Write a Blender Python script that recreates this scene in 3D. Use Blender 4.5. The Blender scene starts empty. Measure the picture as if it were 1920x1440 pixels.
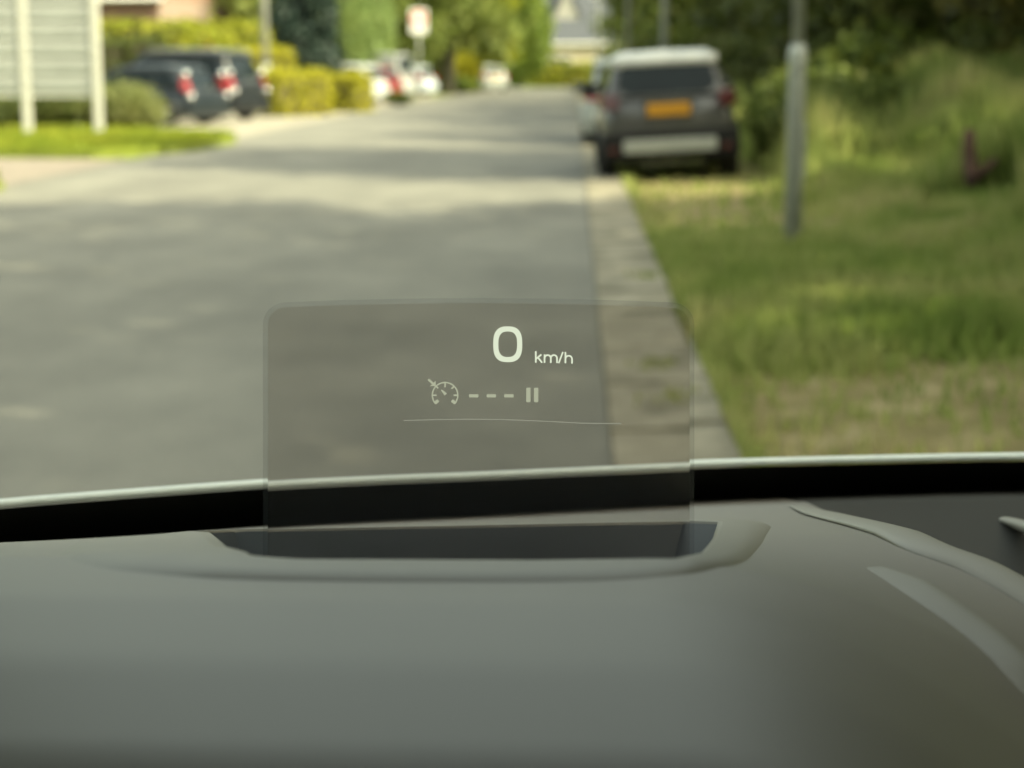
import bpy, bmesh, math, random
import numpy as np
from mathutils import Vector, Matrix, Euler
R = math.radians
random.seed(7)
rng = np.random.default_rng(7)
S = bpy.context.scene
COL = S.collection

# ------------------------------------------------------------------ camera
FPX = 3277.0
CAMH = 1.35
PITCH = math.atan(590 / FPX)
YAW = math.atan(114 / FPX) * 1.0
cd = bpy.data.cameras.new('camera')
cam = bpy.data.objects.new('camera', cd)
COL.objects.link(cam)
cam.location = (0, 0, CAMH)
cam.rotation_euler = (math.pi / 2 - PITCH, 0, YAW)
cd.sensor_width = 36
cd.lens = 36 * FPX / 1920
cd.clip_start = 0.02
cd.clip_end = 2000
cd.dof.use_dof = True
HUD_D = 0.80
cd.dof.focus_distance = 0.832
cd.dof.aperture_fstop = 9.4
cd.dof.aperture_blades = 0
S.camera = cam
CM = cam.rotation_euler.to_matrix()
EYE = Vector((0, 0, CAMH))

def ray(px, py):
    return CM @ Vector(((px - 960) / FPX, -(py - 720) / FPX, -1.0))

def at(px, py, d):
    """the place d metres ahead (world y) seen at that spot of the photo"""
    v = ray(px, py)
    return EYE + v * (d / v.y)

def on_z(px, py, z=0.0):
    v = ray(px, py)
    return EYE + v * ((z - CAMH) / v.z)

# ------------------------------------------------------------------ light
SUN_EL = R(40)
SUN_AZ = math.atan2(0.90, -0.43)          # clockwise from +y, towards the right and a little behind
w = bpy.data.worlds.new('World')
S.world = w
w.use_nodes = True
nt = w.node_tree
sky = nt.nodes.new('ShaderNodeTexSky')
sky.sky_type = 'NISHITA'
sky.sun_disc = False
sky.sun_elevation = SUN_EL
sky.sun_rotation = SUN_AZ
sky.dust_density = 4.0
sky.ozone_density = 0.6
hs = nt.nodes.new('ShaderNodeHueSaturation')          # a hazy late-summer sky, paler than a clear one
hs.inputs['Saturation'].default_value = 0.5
nt.links.new(sky.outputs[0], hs.inputs['Color'])
nt.links.new(hs.outputs[0], nt.nodes['Background'].inputs[0])
nt.nodes['Background'].inputs[1].default_value = 0.15
sl = bpy.data.lights.new('sun', 'SUN')
sl.energy = 2.8
sl.angle = R(0.5)
sl.color = (1.0, 0.93, 0.81)
sun = bpy.data.objects.new('sun', sl)
COL.objects.link(sun)
sv = Vector((math.sin(SUN_AZ) * math.cos(SUN_EL), math.cos(SUN_AZ) * math.cos(SUN_EL), math.sin(SUN_EL)))
sun.rotation_euler = sv.to_track_quat('Z', 'Y').to_euler()
sun.location = (20, -10, 40)
S.view_settings.view_transform = 'Standard'
S.view_settings.look = 'None'
S.view_settings.exposure = 1.92
S.view_settings.use_white_balance = True      # the camera's white balance, set for shade
S.view_settings.white_balance_temperature = 7850
S.view_settings.white_balance_tint = -4
S.view_settings.gamma = 1
S.render.engine = 'CYCLES'
S.cycles.use_denoising = True
S.cycles.max_bounces = 8
S.cycles.transparent_max_bounces = 16
S.cycles.caustics_reflective = False
S.cycles.caustics_refractive = False
S.cycles.sample_clamp_indirect = 6

# ------------------------------------------------------------------ materials
def nodes_of(name):
    m = bpy.data.materials.new(name)
    m.use_nodes = True
    t = m.node_tree
    return m, t, t.nodes['Principled BSDF']

def mat(name, col, rough=0.6, metal=0.0, var=0.0, scale=8.0, spec=0.5, coat=0.0):
    m, t, p = nodes_of(name)
    p.inputs['Roughness'].default_value = rough
    p.inputs['Metallic'].default_value = metal
    p.inputs['Specular IOR Level'].default_value = spec
    p.inputs['Coat Weight'].default_value = coat
    tc = t.nodes.new('ShaderNodeTexCoord')
    nz = t.nodes.new('ShaderNodeTexNoise')
    nz.inputs['Scale'].default_value = scale
    nz.inputs['Detail'].default_value = 5
    t.links.new(tc.outputs['Object'], nz.inputs['Vector'])
    r = t.nodes.new('ShaderNodeValToRGB')
    a, b = r.color_ramp.elements
    a.position, b.position = 0.3, 0.7
    v = max(var, 0.03)
    a.color = tuple(c * (1 - v) for c in col) + (1,)
    b.color = tuple(min(1, c * (1 + v)) for c in col) + (1,)
    t.links.new(nz.outputs['Fac'], r.inputs['Fac'])
    t.links.new(r.outputs['Color'], p.inputs['Base Color'])
    return m

def leaf_mat(name, cols, rough=0.55, trans=0.35, patch=0.35):
    """cols: colours of single leaves; trans: light let through"""
    m, t, p = nodes_of(name)
    g = t.nodes.new('ShaderNodeNewGeometry')
    r = t.nodes.new('ShaderNodeValToRGB')
    r.color_ramp.elements[0].color = tuple(cols[0]) + (1,)
    r.color_ramp.elements[1].color = tuple(cols[-1]) + (1,)
    for i, c in enumerate(cols[1:-1]):
        e = r.color_ramp.elements.new((i + 1) / (len(cols) - 1))
        e.color = tuple(c) + (1,)
    tc = t.nodes.new('ShaderNodeTexCoord')
    nz = t.nodes.new('ShaderNodeTexNoise')
    nz.inputs['Scale'].default_value = 0.9
    nz.inputs['Detail'].default_value = 3
    t.links.new(tc.outputs['Object'], nz.inputs['Vector'])
    mx = t.nodes.new('ShaderNodeMix')
    mx.inputs[0].default_value = patch
    mr = t.nodes.new('ShaderNodeMapRange')
    mr.inputs['From Min'].default_value = 0.33
    mr.inputs['From Max'].default_value = 0.67
    t.links.new(nz.outputs['Fac'], mr.inputs['Value'])
    t.links.new(g.outputs['Random Per Island'], mx.inputs[2])
    t.links.new(mr.outputs[0], mx.inputs[3])
    t.links.new(mx.outputs[0], r.inputs['Fac'])
    t.links.new(r.outputs['Color'], p.inputs['Base Color'])
    p.inputs['Roughness'].default_value = rough
    p.inputs['Specular IOR Level'].default_value = 0.3
    tr = t.nodes.new('ShaderNodeBsdfTranslucent')
    t.links.new(r.outputs['Color'], tr.inputs['Color'])
    ms = t.nodes.new('ShaderNodeMixShader')
    ms.inputs[0].default_value = trans
    t.links.new(p.outputs[0], ms.inputs[1])
    t.links.new(tr.outputs[0], ms.inputs[2])
    t.links.new(ms.outputs[0], t.nodes['Material Output'].inputs['Surface'])
    return m

def emit_mat(name, col, strength):
    m = bpy.data.materials.new(name)
    m.use_nodes = True
    t = m.node_tree
    t.nodes.clear()
    o = t.nodes.new('ShaderNodeOutputMaterial')
    e = t.nodes.new('ShaderNodeEmission')
    e.inputs[0].default_value = tuple(col) + (1,)
    e.inputs[1].default_value = strength
    t.links.new(e.outputs[0], o.inputs['Surface'])
    return m

# ------------------------------------------------------------------ object helpers
def tag(o, label=None, cat=None, group=None, kind=None):
    if label: o['label'] = label
    if cat: o['category'] = cat
    if group: o['group'] = group
    if kind: o['kind'] = kind
    return o

def empty(name, loc=(0, 0, 0), rot=(0, 0, 0)):
    o = bpy.data.objects.new(name, None)
    o.empty_display_size = 0.2
    COL.objects.link(o)
    o.location = loc
    o.rotation_euler = rot
    return o

def link(name, me, m, parent=None, smooth=False):
    o = bpy.data.objects.new(name, me)
    COL.objects.link(o)
    if m: me.materials.append(m)
    if parent: o.parent = parent
    if smooth:
        for p in me.polygons: p.use_smooth = True
    return o

def np_mesh(name, V, F):
    """V: (n,3); F: (m,k) all faces with the same number of corners"""
    me = bpy.data.meshes.new(name)
    V = np.asarray(V, dtype=np.float32)
    F = np.asarray(F, dtype=np.int32)
    k = F.shape[1]
    me.vertices.add(len(V))
    me.vertices.foreach_set('co', V.ravel())
    me.loops.add(F.size)
    me.loops.foreach_set('vertex_index', F.ravel())
    me.polygons.add(len(F))
    me.polygons.foreach_set('loop_start', np.arange(0, F.size, k, dtype=np.int32))
    me.polygons.foreach_set('loop_total', np.full(len(F), k, dtype=np.int32))
    me.update(calc_edges=True)
    return me

class MB:
    """collects shapes, links them as one mesh object"""
    def __init__(s):
        s.bm = bmesh.new()
    def box(s, lo, hi, M=None, bevel=0.0):
        r = bmesh.ops.create_cube(s.bm, size=1)
        vs = r['verts']
        c = [(a + b) / 2 for a, b in zip(lo, hi)]
        d = [b - a for a, b in zip(lo, hi)]
        for v in vs:
            v.co = Vector((c[0] + v.co.x * d[0], c[1] + v.co.y * d[1], c[2] + v.co.z * d[2]))
        if bevel:
            es = list({e for v in vs for e in v.link_edges})
            rb = bmesh.ops.bevel(s.bm, geom=es, offset=bevel, segments=2, affect='EDGES', profile=0.6)
            vs = rb['verts'] if rb['verts'] else vs
            vs = list({v for f in rb['faces'] for v in f.verts} | {v for v in vs if v.is_valid})
        if M:
            for v in vs: v.co = M @ v.co
        return s
    def hexa(s, pts, bevel=0.0, seg=3):
        """8 corners: bottom ring (4) then top ring (4)"""
        vs = [s.bm.verts.new(p) for p in pts]
        fs = [(3, 2, 1, 0), (4, 5, 6, 7), (0, 1, 5, 4), (1, 2, 6, 5), (2, 3, 7, 6), (3, 0, 4, 7)]
        nf = [s.bm.faces.new([vs[i] for i in f]) for f in fs]
        if bevel:
            es = list({e for f in nf for e in f.edges})
            bmesh.ops.bevel(s.bm, geom=es, offset=bevel, segments=seg, affect='EDGES', profile=0.6)
        return s
    def tube(s, pts, rad, n=10, caps=True):
        pts = [Vector(p) for p in pts]
        rads = rad if isinstance(rad, (list, tuple)) else [rad] * len(pts)
        rings = []
        for i, p in enumerate(pts):
            a = pts[max(0, i - 1)]; b = pts[min(len(pts) - 1, i + 1)]
            t = (b - a).normalized()
            u = t.cross(Vector((0, 0, 1)))
            if u.length < 1e-3: u = t.cross(Vector((1, 0, 0)))
            u.normalize()
            v = t.cross(u)
            rings.append([s.bm.verts.new(p + (u * math.cos(2 * math.pi * k / n) + v * math.sin(2 * math.pi * k / n)) * rads[i]) for k in range(n)])
        for r0, r1 in zip(rings, rings[1:]):
            for k in range(n):
                s.bm.faces.new((r0[k], r0[(k + 1) % n], r1[(k + 1) % n], r1[k]))
        if caps:
            s.bm.faces.new(list(reversed(rings[0])))
            s.bm.faces.new(rings[-1])
        return s
    def loft(s, rings, caps=True):
        rs = [[s.bm.verts.new(p) for p in r] for r in rings]
        n = len(rs[0])
        for r0, r1 in zip(rs, rs[1:]):
            for k in range(n):
                s.bm.faces.new((r0[k], r0[(k + 1) % n], r1[(k + 1) % n], r1[k]))
        if caps:
            s.bm.faces.new(list(reversed(rs[0])))
            s.bm.faces.new(rs[-1])
        return s
    def prism(s, poly, off):
        """poly: list of points; off: vector of thickness"""
        off = Vector(off)
        a = [s.bm.verts.new(p) for p in poly]
        b = [s.bm.verts.new(Vector(p) + off) for p in poly]
        n = len(a)
        s.bm.faces.new(list(reversed(a)))
        s.bm.faces.new(b)
        for k in range(n):
            s.bm.faces.new((a[k], a[(k + 1) % n], b[(k + 1) % n], b[k]))
        return s
    def lathe(s, prof, axis_M, n=24, caps=True):
        """prof: (radius, along) pairs around local z, mapped by axis_M"""
        rings = [[axis_M @ Vector((r * math.cos(2 * math.pi * k / n), r * math.sin(2 * math.pi * k / n), z)) for k in range(n)] for r, z in prof]
        return s.loft(rings, caps)
    def build(s, name, m, parent=None, smooth=False, sub=0):
        bmesh.ops.recalc_face_normals(s.bm, faces=s.bm.faces)
        me = bpy.data.meshes.new(name)
        s.bm.to_mesh(me)
        s.bm.free()
        o = link(name, me, m, parent, smooth)
        if sub:
            md = o.modifiers.new('sub', 'SUBSURF')
            md.levels = md.render_levels = sub
        return o

# ------------------------------------------------------------------ the ground
def sstep(a, b, x):
    t = np.clip((np.asarray(x, dtype=float) - a) / (b - a), 0, 1)
    return t * t * (3 - 2 * t)

def bump(x, y):
    return (np.sin(x * 1.7 + 0.6 * y) * 0.5 + np.sin(x * 0.9 - y * 0.43 + 2.0) + np.sin(y * 0.31 + x * 2.3 + 1.0) * 0.5) / 2

def tz(x, y):
    """height of the ground at (x, y)"""
    x = np.asarray(x, dtype=float); y = np.asarray(y, dtype=float)
    right = 0.04 * sstep(0.64, 2.2, x) + 1.25 * sstep(2.7, 8.5, x) + 0.6 * sstep(9, 16, x) + 0.05 * bump(x, y) * sstep(2.2, 3.5, x)
    road = np.where((x > -6.75) & (x < 0.64), 0.0, 0.0)
    return right + road

def gz(x, y):
    return float(tz(x, y))

def in_poly(px, py, poly):
    px = np.asarray(px); py = np.asarray(py)
    inside = np.zeros(px.shape, bool)
    n = len(poly)
    for i in range(n):
        x0, y0 = poly[i]; x1, y1 = poly[(i + 1) % n]
        c = ((y0 > py) != (y1 > py)) & (px < (x1 - x0) * (py - y0) / (y1 - y0 + 1e-9) + x0)
        inside ^= c
    return inside

def ground_material():
    m, t, p = nodes_of('verge_soil')
    tc = t.nodes.new('ShaderNodeTexCoord')
    def noise(sc, det=6, rough=0.6):
        n = t.nodes.new('ShaderNodeTexNoise')
        n.inputs['Scale'].default_value = sc
        n.inputs['Detail'].default_value = det
        n.inputs['Roughness'].default_value = rough
        t.links.new(tc.outputs['Object'], n.inputs['Vector'])
        return n
    def ramp(src, stops):
        r = t.nodes.new('ShaderNodeValToRGB')
        while len(r.color_ramp.elements) < len(stops): r.color_ramp.elements.new(0.5)
        for e, (pos, c) in zip(r.color_ramp.elements, stops):
            e.position = pos; e.color = tuple(c) + (1,)
        t.links.new(src, r.inputs['Fac'])
        return r
    soil = ramp(noise(3.2).outputs['Fac'], [(0.3, (0.11, 0.09, 0.025)), (0.5, (0.20, 0.16, 0.06)), (0.70, (0.34, 0.28, 0.15))])
    green = ramp(noise(3).outputs['Fac'], [(0.3, (0.10, 0.14, 0.022)), (0.7, (0.20, 0.23, 0.05))])
    at_ = t.nodes.new('ShaderNodeAttribute')
    at_.attribute_name = 'green'
    add = t.nodes.new('ShaderNodeMath'); add.operation = 'ADD'
    n2 = noise(1.6, 5)
    t.links.new(n2.outputs['Fac'], add.inputs[0])
    t.links.new(at_.outputs['Fac'], add.inputs[1])
    mr = t.nodes.new('ShaderNodeMapRange')
    mr.inputs['From Min'].default_value = 0.85
    mr.inputs['From Max'].default_value = 1.15
    t.links.new(add.outputs[0], mr.inputs['Value'])
    mx = t.nodes.new('ShaderNodeMix'); mx.data_type = 'RGBA'
    t.links.new(mr.outputs[0], mx.inputs[0])
    t.links.new(soil.outputs['Color'], mx.inputs[6])
    t.links.new(green.outputs['Color'], mx.inputs[7])
    t.links.new(mx.outputs[2], p.inputs['Base Color'])
    p.inputs['Roughness'].default_value = 0.95
    b = t.nodes.new('ShaderNodeBump')
    b.inputs['Strength'].default_value = 0.6
    b.inputs['Distance'].default_value = 0.05
    t.links.new(noise(22, 8).outputs['Fac'], b.inputs['Height'])
    t.links.new(b.outputs[0], p.inputs['Normal'])
    return m

def greenness(x, y):
    """0 = bare soil and gravel, 1 = full grass, on the verge at the right"""
    x = np.asarray(x, dtype=float); y = np.asarray(y, dtype=float)
    n = 0.5 + 0.25 * bump(x * 1.3 + 3, y * 0.9) + 0.18 * np.sin(x * 4.1 + y * 1.7) * np.sin(y * 2.3 - x)
    near = 1 - sstep(7.2, 8.6, y - 0.25 * (x - 1.0))            # bare patch close to us
    park = sstep(12.5, 15.0, y) * (1 - sstep(2.2, 3.0, x))        # worn strip where cars park
    g = 0.78 + 0.4 * (n - 0.5) - 0.62 * near - 0.5 * park
    g = np.where(x > 3.2, np.maximum(g, 0.65 + 0.4 * (n - 0.5)), g)
    return np.clip(g, 0, 1)

M_GROUND = ground_material()
xs = np.concatenate([np.array([-400, -200, -90, -50, -30]), np.arange(-24, 0.6, 2.0), np.array([0.62]), np.arange(0.7, 9, 0.3), np.arange(9, 20, 1.0), np.array([25, 40, 80, 200, 400])])
ys = np.concatenate([np.array([-300, -100, -40, -20, -10, 0]), np.arange(2, 40, 0.5), np.arange(40, 140, 4.0), np.array([160, 220, 350, 700, 1200])])
GX, GY = np.meshgrid(xs, ys)
GZ = tz(GX, GY) - 0.012
V = np.stack([GX.ravel(), GY.ravel(), GZ.ravel()], 1)
ny, nx = GX.shape
I = np.arange(ny * nx).reshape(ny, nx)
F = np.stack([I[:-1, :-1].ravel(), I[:-1, 1:].ravel(), I[1:, 1:].ravel(), I[1:, :-1].ravel()], 1)
me = np_mesh('ground', V, F)
a = me.attributes.new('green', 'FLOAT', 'POINT')
gg = np.where(GX < 0, 0.7, greenness(GX, GY))
a.data.foreach_set('value', gg.ravel().astype(np.float32))
tag(link('ground', me, M_GROUND, smooth=True), kind='structure')

def asphalt_material():
    m, t, p = nodes_of('worn_asphalt')
    tc = t.nodes.new('ShaderNodeTexCoord')
    n1 = t.nodes.new('ShaderNodeTexNoise'); n1.inputs['Scale'].default_value = 0.9; n1.inputs['Detail'].default_value = 9; n1.inputs['Roughness'].default_value = 0.62
    n2 = t.nodes.new('ShaderNodeTexNoise'); n2.inputs['Scale'].default_value = 60; n2.inputs['Detail'].default_value = 3
    mp = t.nodes.new('ShaderNodeMapping'); mp.inputs['Scale'].default_value = (1.0, 0.55, 1)
    t.links.new(tc.outputs['Object'], mp.inputs['Vector'])
    t.links.new(mp.outputs[0], n1.inputs['Vector'])
    t.links.new(tc.outputs['Object'], n2.inputs['Vector'])
    r1 = t.nodes.new('ShaderNodeValToRGB')
    r1.color_ramp.elements[0].position = 0.3; r1.color_ramp.elements[1].position = 0.72
    r1.color_ramp.elements[0].color = (0.108, 0.104, 0.088, 1)
    r1.color_ramp.elements[1].color = (0.215, 0.205, 0.173, 1)
    r2 = t.nodes.new('ShaderNodeValToRGB')
    r2.color_ramp.elements[0].position = 0.25; r2.color_ramp.elements[1].position = 0.75
    r2.color_ramp.elements[0].color = (0.72, 0.72, 0.72, 1)
    r2.color_ramp.elements[1].color = (1.2, 1.2, 1.2, 1)
    mx = t.nodes.new('ShaderNodeMix'); mx.data_type = 'RGBA'; mx.blend_type = 'MULTIPLY'; mx.inputs[0].default_value = 1
    t.links.new(n1.outputs['Fac'], r1.inputs['Fac'])
    t.links.new(n2.outputs['Fac'], r2.inputs['Fac'])
    t.links.new(r1.outputs['Color'], mx.inputs[6])
    t.links.new(r2.outputs['Color'], mx.inputs[7])
    t.links.new(mx.outputs[2], p.inputs['Base Color'])
    p.inputs['Roughness'].default_value = 0.85
    b = t.nodes.new('ShaderNodeBump'); b.inputs['Strength'].default_value = 0.3; b.inputs['Distance'].default_value = 0.01
    t.links.new(n2.outputs['Fac'], b.inputs['Height'])
    t.links.new(b.outputs[0], p.inputs['Normal'])
    return m
M_ASPH = asphalt_material()

def sheet(name, poly, z, m, parent=None):
    mb = MB()
    mb.bm.faces.new([mb.bm.verts.new((x, y, z)) for x, y in poly])
    return mb.build(name, m, parent)

ROAD_L, ROAD_R = -6.7, 0.145
tag(sheet('road', [(ROAD_L, -60), (ROAD_R, -60), (ROAD_R, 127), (9, 127), (9, 133), (-22, 133), (-22, 127), (ROAD_L + 0.6, 127), (ROAD_L, 60)], 0.0, M_ASPH), kind='structure')

# concrete gutter of broken slabs between road and verge
def gutter_material():
    m, t, p = nodes_of('old_concrete')
    tc = t.nodes.new('ShaderNodeTexCoord')
    n = t.nodes.new('ShaderNodeTexNoise'); n.inputs['Scale'].default_value = 2.5; n.inputs['Detail'].default_value = 8; n.inputs['Roughness'].default_value = 0.65
    t.links.new(tc.outputs['Object'], n.inputs['Vector'])
    r = t.nodes.new('ShaderNodeValToRGB')
    for e, (q, c) in zip([r.color_ramp.elements[0], r.color_ramp.elements.new(0.45), r.color_ramp.elements[-1]],
                         [(0.34, (0.07, 0.062, 0.035)), (0.45, (0.19, 0.168, 0.12)), (0.66, (0.32, 0.285, 0.215))]):
        e.position = q; e.color = c + (1,)
    t.links.new(n.outputs['Fac'], r.inputs['Fac'])
    t.links.new(r.outputs['Color'], p.inputs['Base Color'])
    p.inputs['Roughness'].default_value = 0.9
    return m
M_GUT = gutter_material()
mb = MB()
y = -20.0
rr = random.Random(3)
while y < 118:
    L = 1.02 + rr.uniform(-0.02, 0.02)
    x1 = 0.635 + rr.uniform(-0.06, 0.05)
    if 9.5 < y + L / 2 < 10.7: x1 -= 0.08
    z0 = 0.012 + rr.uniform(0, 0.01)
    mb.hexa([(ROAD_R + 0.006, y, -0.05), (x1, y, -0.05), (x1 + rr.uniform(-0.02, 0.02), y + L - 0.035, -0.05), (ROAD_R + 0.006, y + L - 0.035, -0.05),
             (ROAD_R + 0.006, y, z0), (x1, y, z0 + 0.02), (x1 + rr.uniform(-0.02, 0.02), y + L - 0.035, z0 + 0.02), (ROAD_R + 0.006, y + L - 0.035, z0)])
    y += L
tag(mb.build('gutter', M_GUT), kind='structure')

M_CONC = mat('drive_paving', (0.25, 0.225, 0.18), 0.9, var=0.18, scale=1.5)
M_PINK = mat('drive_bricks', (0.20, 0.165, 0.135), 0.9, var=0.15, scale=3)
tag(sheet('driveway', [(ROAD_L - 0.004, 20.0), (ROAD_L - 0.004, 26.6), (-9.5, 26.8), (-16, 28.5), (-30, 29), (-30, 22), (-14, 21.4), (-8.5, 20.3)], 0.004, M_PINK), kind='structure')
tag(sheet('parking_pavement', [(ROAD_L - 0.004, 33.5), (ROAD_L - 0.004, 92), (-18, 92), (-24, 60), (-24, 40), (-14, 38.5), (-9.0, 36.0)], 0.004, M_CONC), kind='structure')

# ------------------------------------------------------------------ foliage
def leaf_quads(P, size, rnd, up=0.0):
    """one small diamond leaf at each point"""
    n = len(P)
    u = rnd.normal(size=(n, 3)); u[:, 2] += up
    u /= np.linalg.norm(u, axis=1)[:, None] + 1e-9
    v = rnd.normal(size=(n, 3))
    v -= (v * u).sum(1)[:, None] * u
    v /= np.linalg.norm(v, axis=1)[:, None] + 1e-9
    s = size * rnd.uniform(0.6, 1.35, size=(n, 1))
    a, b = u * s, v * s * 0.55
    V = np.stack([P - a, P + b, P + a, P - b], 1).reshape(-1, 3)
    F = np.arange(4 * n).reshape(n, 4)
    return V, F

def blob_points(blobs, n, rnd, shell=0.55):
    """points in a set of ellipsoids (cx,cy,cz,rx,ry,rz), thicker towards the outside"""
    B = np.array(blobs, dtype=float)
    wgt = B[:, 3] * B[:, 4] + B[:, 4] * B[:, 5]
    k = rnd.choice(len(B), size=n, p=wgt / wgt.sum())
    d = rnd.normal(size=(n, 3)); d /= np.linalg.norm(d, axis=1)[:, None]
    r = (shell + (1 - shell) * rnd.random(n)) * (1 + 0.16 * rnd.normal(size=n))
    return B[k, :3] + d * r[:, None] * B[k, 3:6]

def cloud(name, blobs, n, size, m, parent, seed, shell=0.5, up=0.0):
    rnd = np.random.default_rng(seed)
    P = blob_points(blobs, n, rnd, shell)
    P[:, 2] = np.maximum(P[:, 2], 0.02)
    V, F = leaf_quads(P, size, rnd, up)
    return link(name, np_mesh(name, V, F), m, parent)

M_BARK = mat('bark', (0.075, 0.06, 0.045), 0.95, var=0.4, scale=6)
M_BARKG = mat('grey_bark', (0.14, 0.125, 0.10), 0.95, var=0.35, scale=6)
L_DARK = leaf_mat('dark_leaves', [(0.045, 0.062, 0.018), (0.085, 0.105, 0.028), (0.14, 0.145, 0.04)])
L_MID = leaf_mat('mid_leaves', [(0.055, 0.085, 0.018), (0.105, 0.14, 0.028), (0.19, 0.20, 0.045)])
L_BROWN = leaf_mat('olive_leaves', [(0.06, 0.06, 0.02), (0.10, 0.10, 0.028), (0.16, 0.13, 0.036)])
L_LIGHT = leaf_mat('light_leaves', [(0.09, 0.14, 0.03), (0.16, 0.22, 0.045), (0.25, 0.29, 0.06)], trans=0.45)
L_WEED = leaf_mat('weed_leaves', [(0.08, 0.11, 0.025), (0.15, 0.19, 0.045), (0.24, 0.25, 0.08)], trans=0.4)
L_WILLOW = leaf_mat('willow_leaves', [(0.12, 0.19, 0.06), (0.20, 0.27, 0.09), (0.27, 0.33, 0.12)], trans=0.45)
L_YELLOW = leaf_mat('golden_leaves', [(0.24, 0.24, 0.02), (0.38, 0.36, 0.03), (0.50, 0.45, 0.05)], trans=0.4)
L_LIME = leaf_mat('lime_leaves', [(0.14, 0.18, 0.02), (0.26, 0.28, 0.03), (0.38, 0.36, 0.04)], trans=0.4)
L_FIR = leaf_mat('fir_needles', [(0.010, 0.022, 0.018), (0.018, 0.034, 0.026), (0.03, 0.048, 0.034)], trans=0.1)
L_GREY = leaf_mat('grey_green_leaves', [(0.13, 0.155, 0.05), (0.20, 0.22, 0.08), (0.29, 0.29, 0.12)])
L_ORANGE = leaf_mat('orange_petals', [(0.5, 0.16, 0.02), (0.7, 0.25, 0.03)])

def tree(name, x, y, h, spread, leaf, label, cat='tree', group=None, seed=0, n=5000, size=0.2, low=0.25, bark=None, trunk_r=0.22, nblob=9):
    rnd = random.Random(seed)
    z = gz(x, y)
    root = empty(name, (x, y, z))
    tag(root, label, cat, group)
    # trunk with limbs
    mb = MB()
    bend = rnd.uniform(-0.3, 0.3)
    top = h * 0.72
    mb.tube([(0, 0, -0.15), (bend * 0.2, 0.05, top * 0.3), (bend * 0.6, rnd.uniform(-.2, .2), top * 0.65), (bend, 0, top)], [trunk_r * 1.25, trunk_r, trunk_r * 0.7, trunk_r * 0.25], 10)
    blobs = []
    for k in range(nblob):
        a = 2 * math.pi * (k * 0.382) + rnd.uniform(-0.4, 0.4)
        f = (k + 0.5) / nblob
        cz = h * (low + (0.9 - low) * f)
        wide = math.sin(math.pi * min(0.95, 0.22 + 0.75 * f)) ** 0.7
        rad = spread * wide * rnd.uniform(0.35, 0.75)
        bx, by = math.cos(a) * rad, math.sin(a) * rad
        s = spread * rnd.uniform(0.36, 0.55) * (0.75 + 0.4 * wide)
        blobs.append((bx, by, cz, s, s, s * rnd.uniform(0.6, 0.9)))
        sz = min(cz * 0.75, top * 0.85)
        if k % 2 == 0:
            mb.tube([(bend * sz / top, 0, sz), (bx * 0.5, by * 0.5, (sz + cz) / 2 + 0.2), (bx * 0.95, by * 0.95, cz)], [trunk_r * 0.5, trunk_r * 0.3, trunk_r * 0.1], 6)
    mb.build('trunk', bark or M_BARK, root, smooth=True)
    cloud('crown', blobs, n, size, leaf, root, seed + 100, shell=0.35)
    return root

def shrub(name, x, y, w_, d_, h, leaf, label, cat='bush', group=None, seed=0, n=2500, size=0.09, z=None):
    z = gz(x, y) if z is None else z
    root = empty(name, (x, y, z)); tag(root, label, cat, group)
    rnd = random.Random(seed)
    blobs = [(0, 0, h * 0.5, w_ * 0.45, d_ * 0.45, h * 0.48)]
    for k in range(6):
        a = k * 1.05 + rnd.uniform(-.3, .3)
        s = rnd.uniform(0.45, 0.7)
        blobs.append((math.cos(a) * w_ * 0.28, math.sin(a) * d_ * 0.28, h * rnd.uniform(0.25, 0.65), w_ * 0.5 * s * 0.8, d_ * 0.5 * s * 0.8, h * 0.5 * s * 0.9))
    cloud('foliage', blobs, n, size, leaf, root, seed + 55, shell=0.6)
    mb = MB()
    for k in range(7):
        a = k * 0.9
        mb.tube([(0.06 * math.cos(a), 0.06 * math.sin(a), -0.05), (0.2 * w_ * math.cos(a), 0.2 * d_ * math.sin(a), h * 0.35), (0.3 * w_ * math.cos(a), 0.3 * d_ * math.sin(a), h * 0.7)], [0.03, 0.02, 0.008], 5)
    mb.build('stem', M_BARK, root)
    return root

def hedge(name, x0, y0, x1, y1, thick, h, leaf, label, group=None, seed=0, dens=420, size=0.06, z=None, core=None):
    """clipped hedge from (x0,y0) to (x1,y1)"""
    L = math.hypot(x1 - x0, y1 - y0)
    ang = math.atan2(y1 - y0, x1 - x0)
    root = empty(name, ((x0 + x1) / 2, (y0 + y1) / 2, gz((x0 + x1) / 2, (y0 + y1) / 2) if z is None else z), (0, 0, ang))
    tag(root, label, 'hedge', group)
    rnd = np.random.default_rng(seed)
    faces = [(L * h, 0), (L * h, 1), (thick * h, 2), (thick * h, 3), (L * thick, 4)]
    P = []
    for area, k in faces:
        n = int(area * dens)
        u, v = rnd.random(n) - 0.5, rnd.random(n)
        dep = rnd.normal(size=n) * 0.085
        if k < 2: q = np.stack([u * L, (0.5 if k else -0.5) * thick + dep, v * h], 1)
        elif k < 4: q = np.stack([(0.5 if k == 3 else -0.5) * L + dep, u * thick, v * h], 1)
        else: q = np.stack([u * L, (v - 0.5) * thick, h + dep], 1)
        P.append(q)
    P = np.concatenate(P)
    P[:, 2] = np.maximum(0.03, P[:, 2] + 0.05 * np.sin(P[:, 0] * 3.1 + seed) * (P[:, 2] / h))
    V, F = leaf_quads(P, size, rnd)
    link('foliage', np_mesh('foliage', V, F), leaf, root)
    mb = MB()
    mb.box((-L / 2 + 0.07, -thick / 2 + 0.07, 0.0), (L / 2 - 0.07, thick / 2 - 0.07, h - 0.08))
    mb.build('branches', core or M_BARK, root)
    return root

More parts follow.
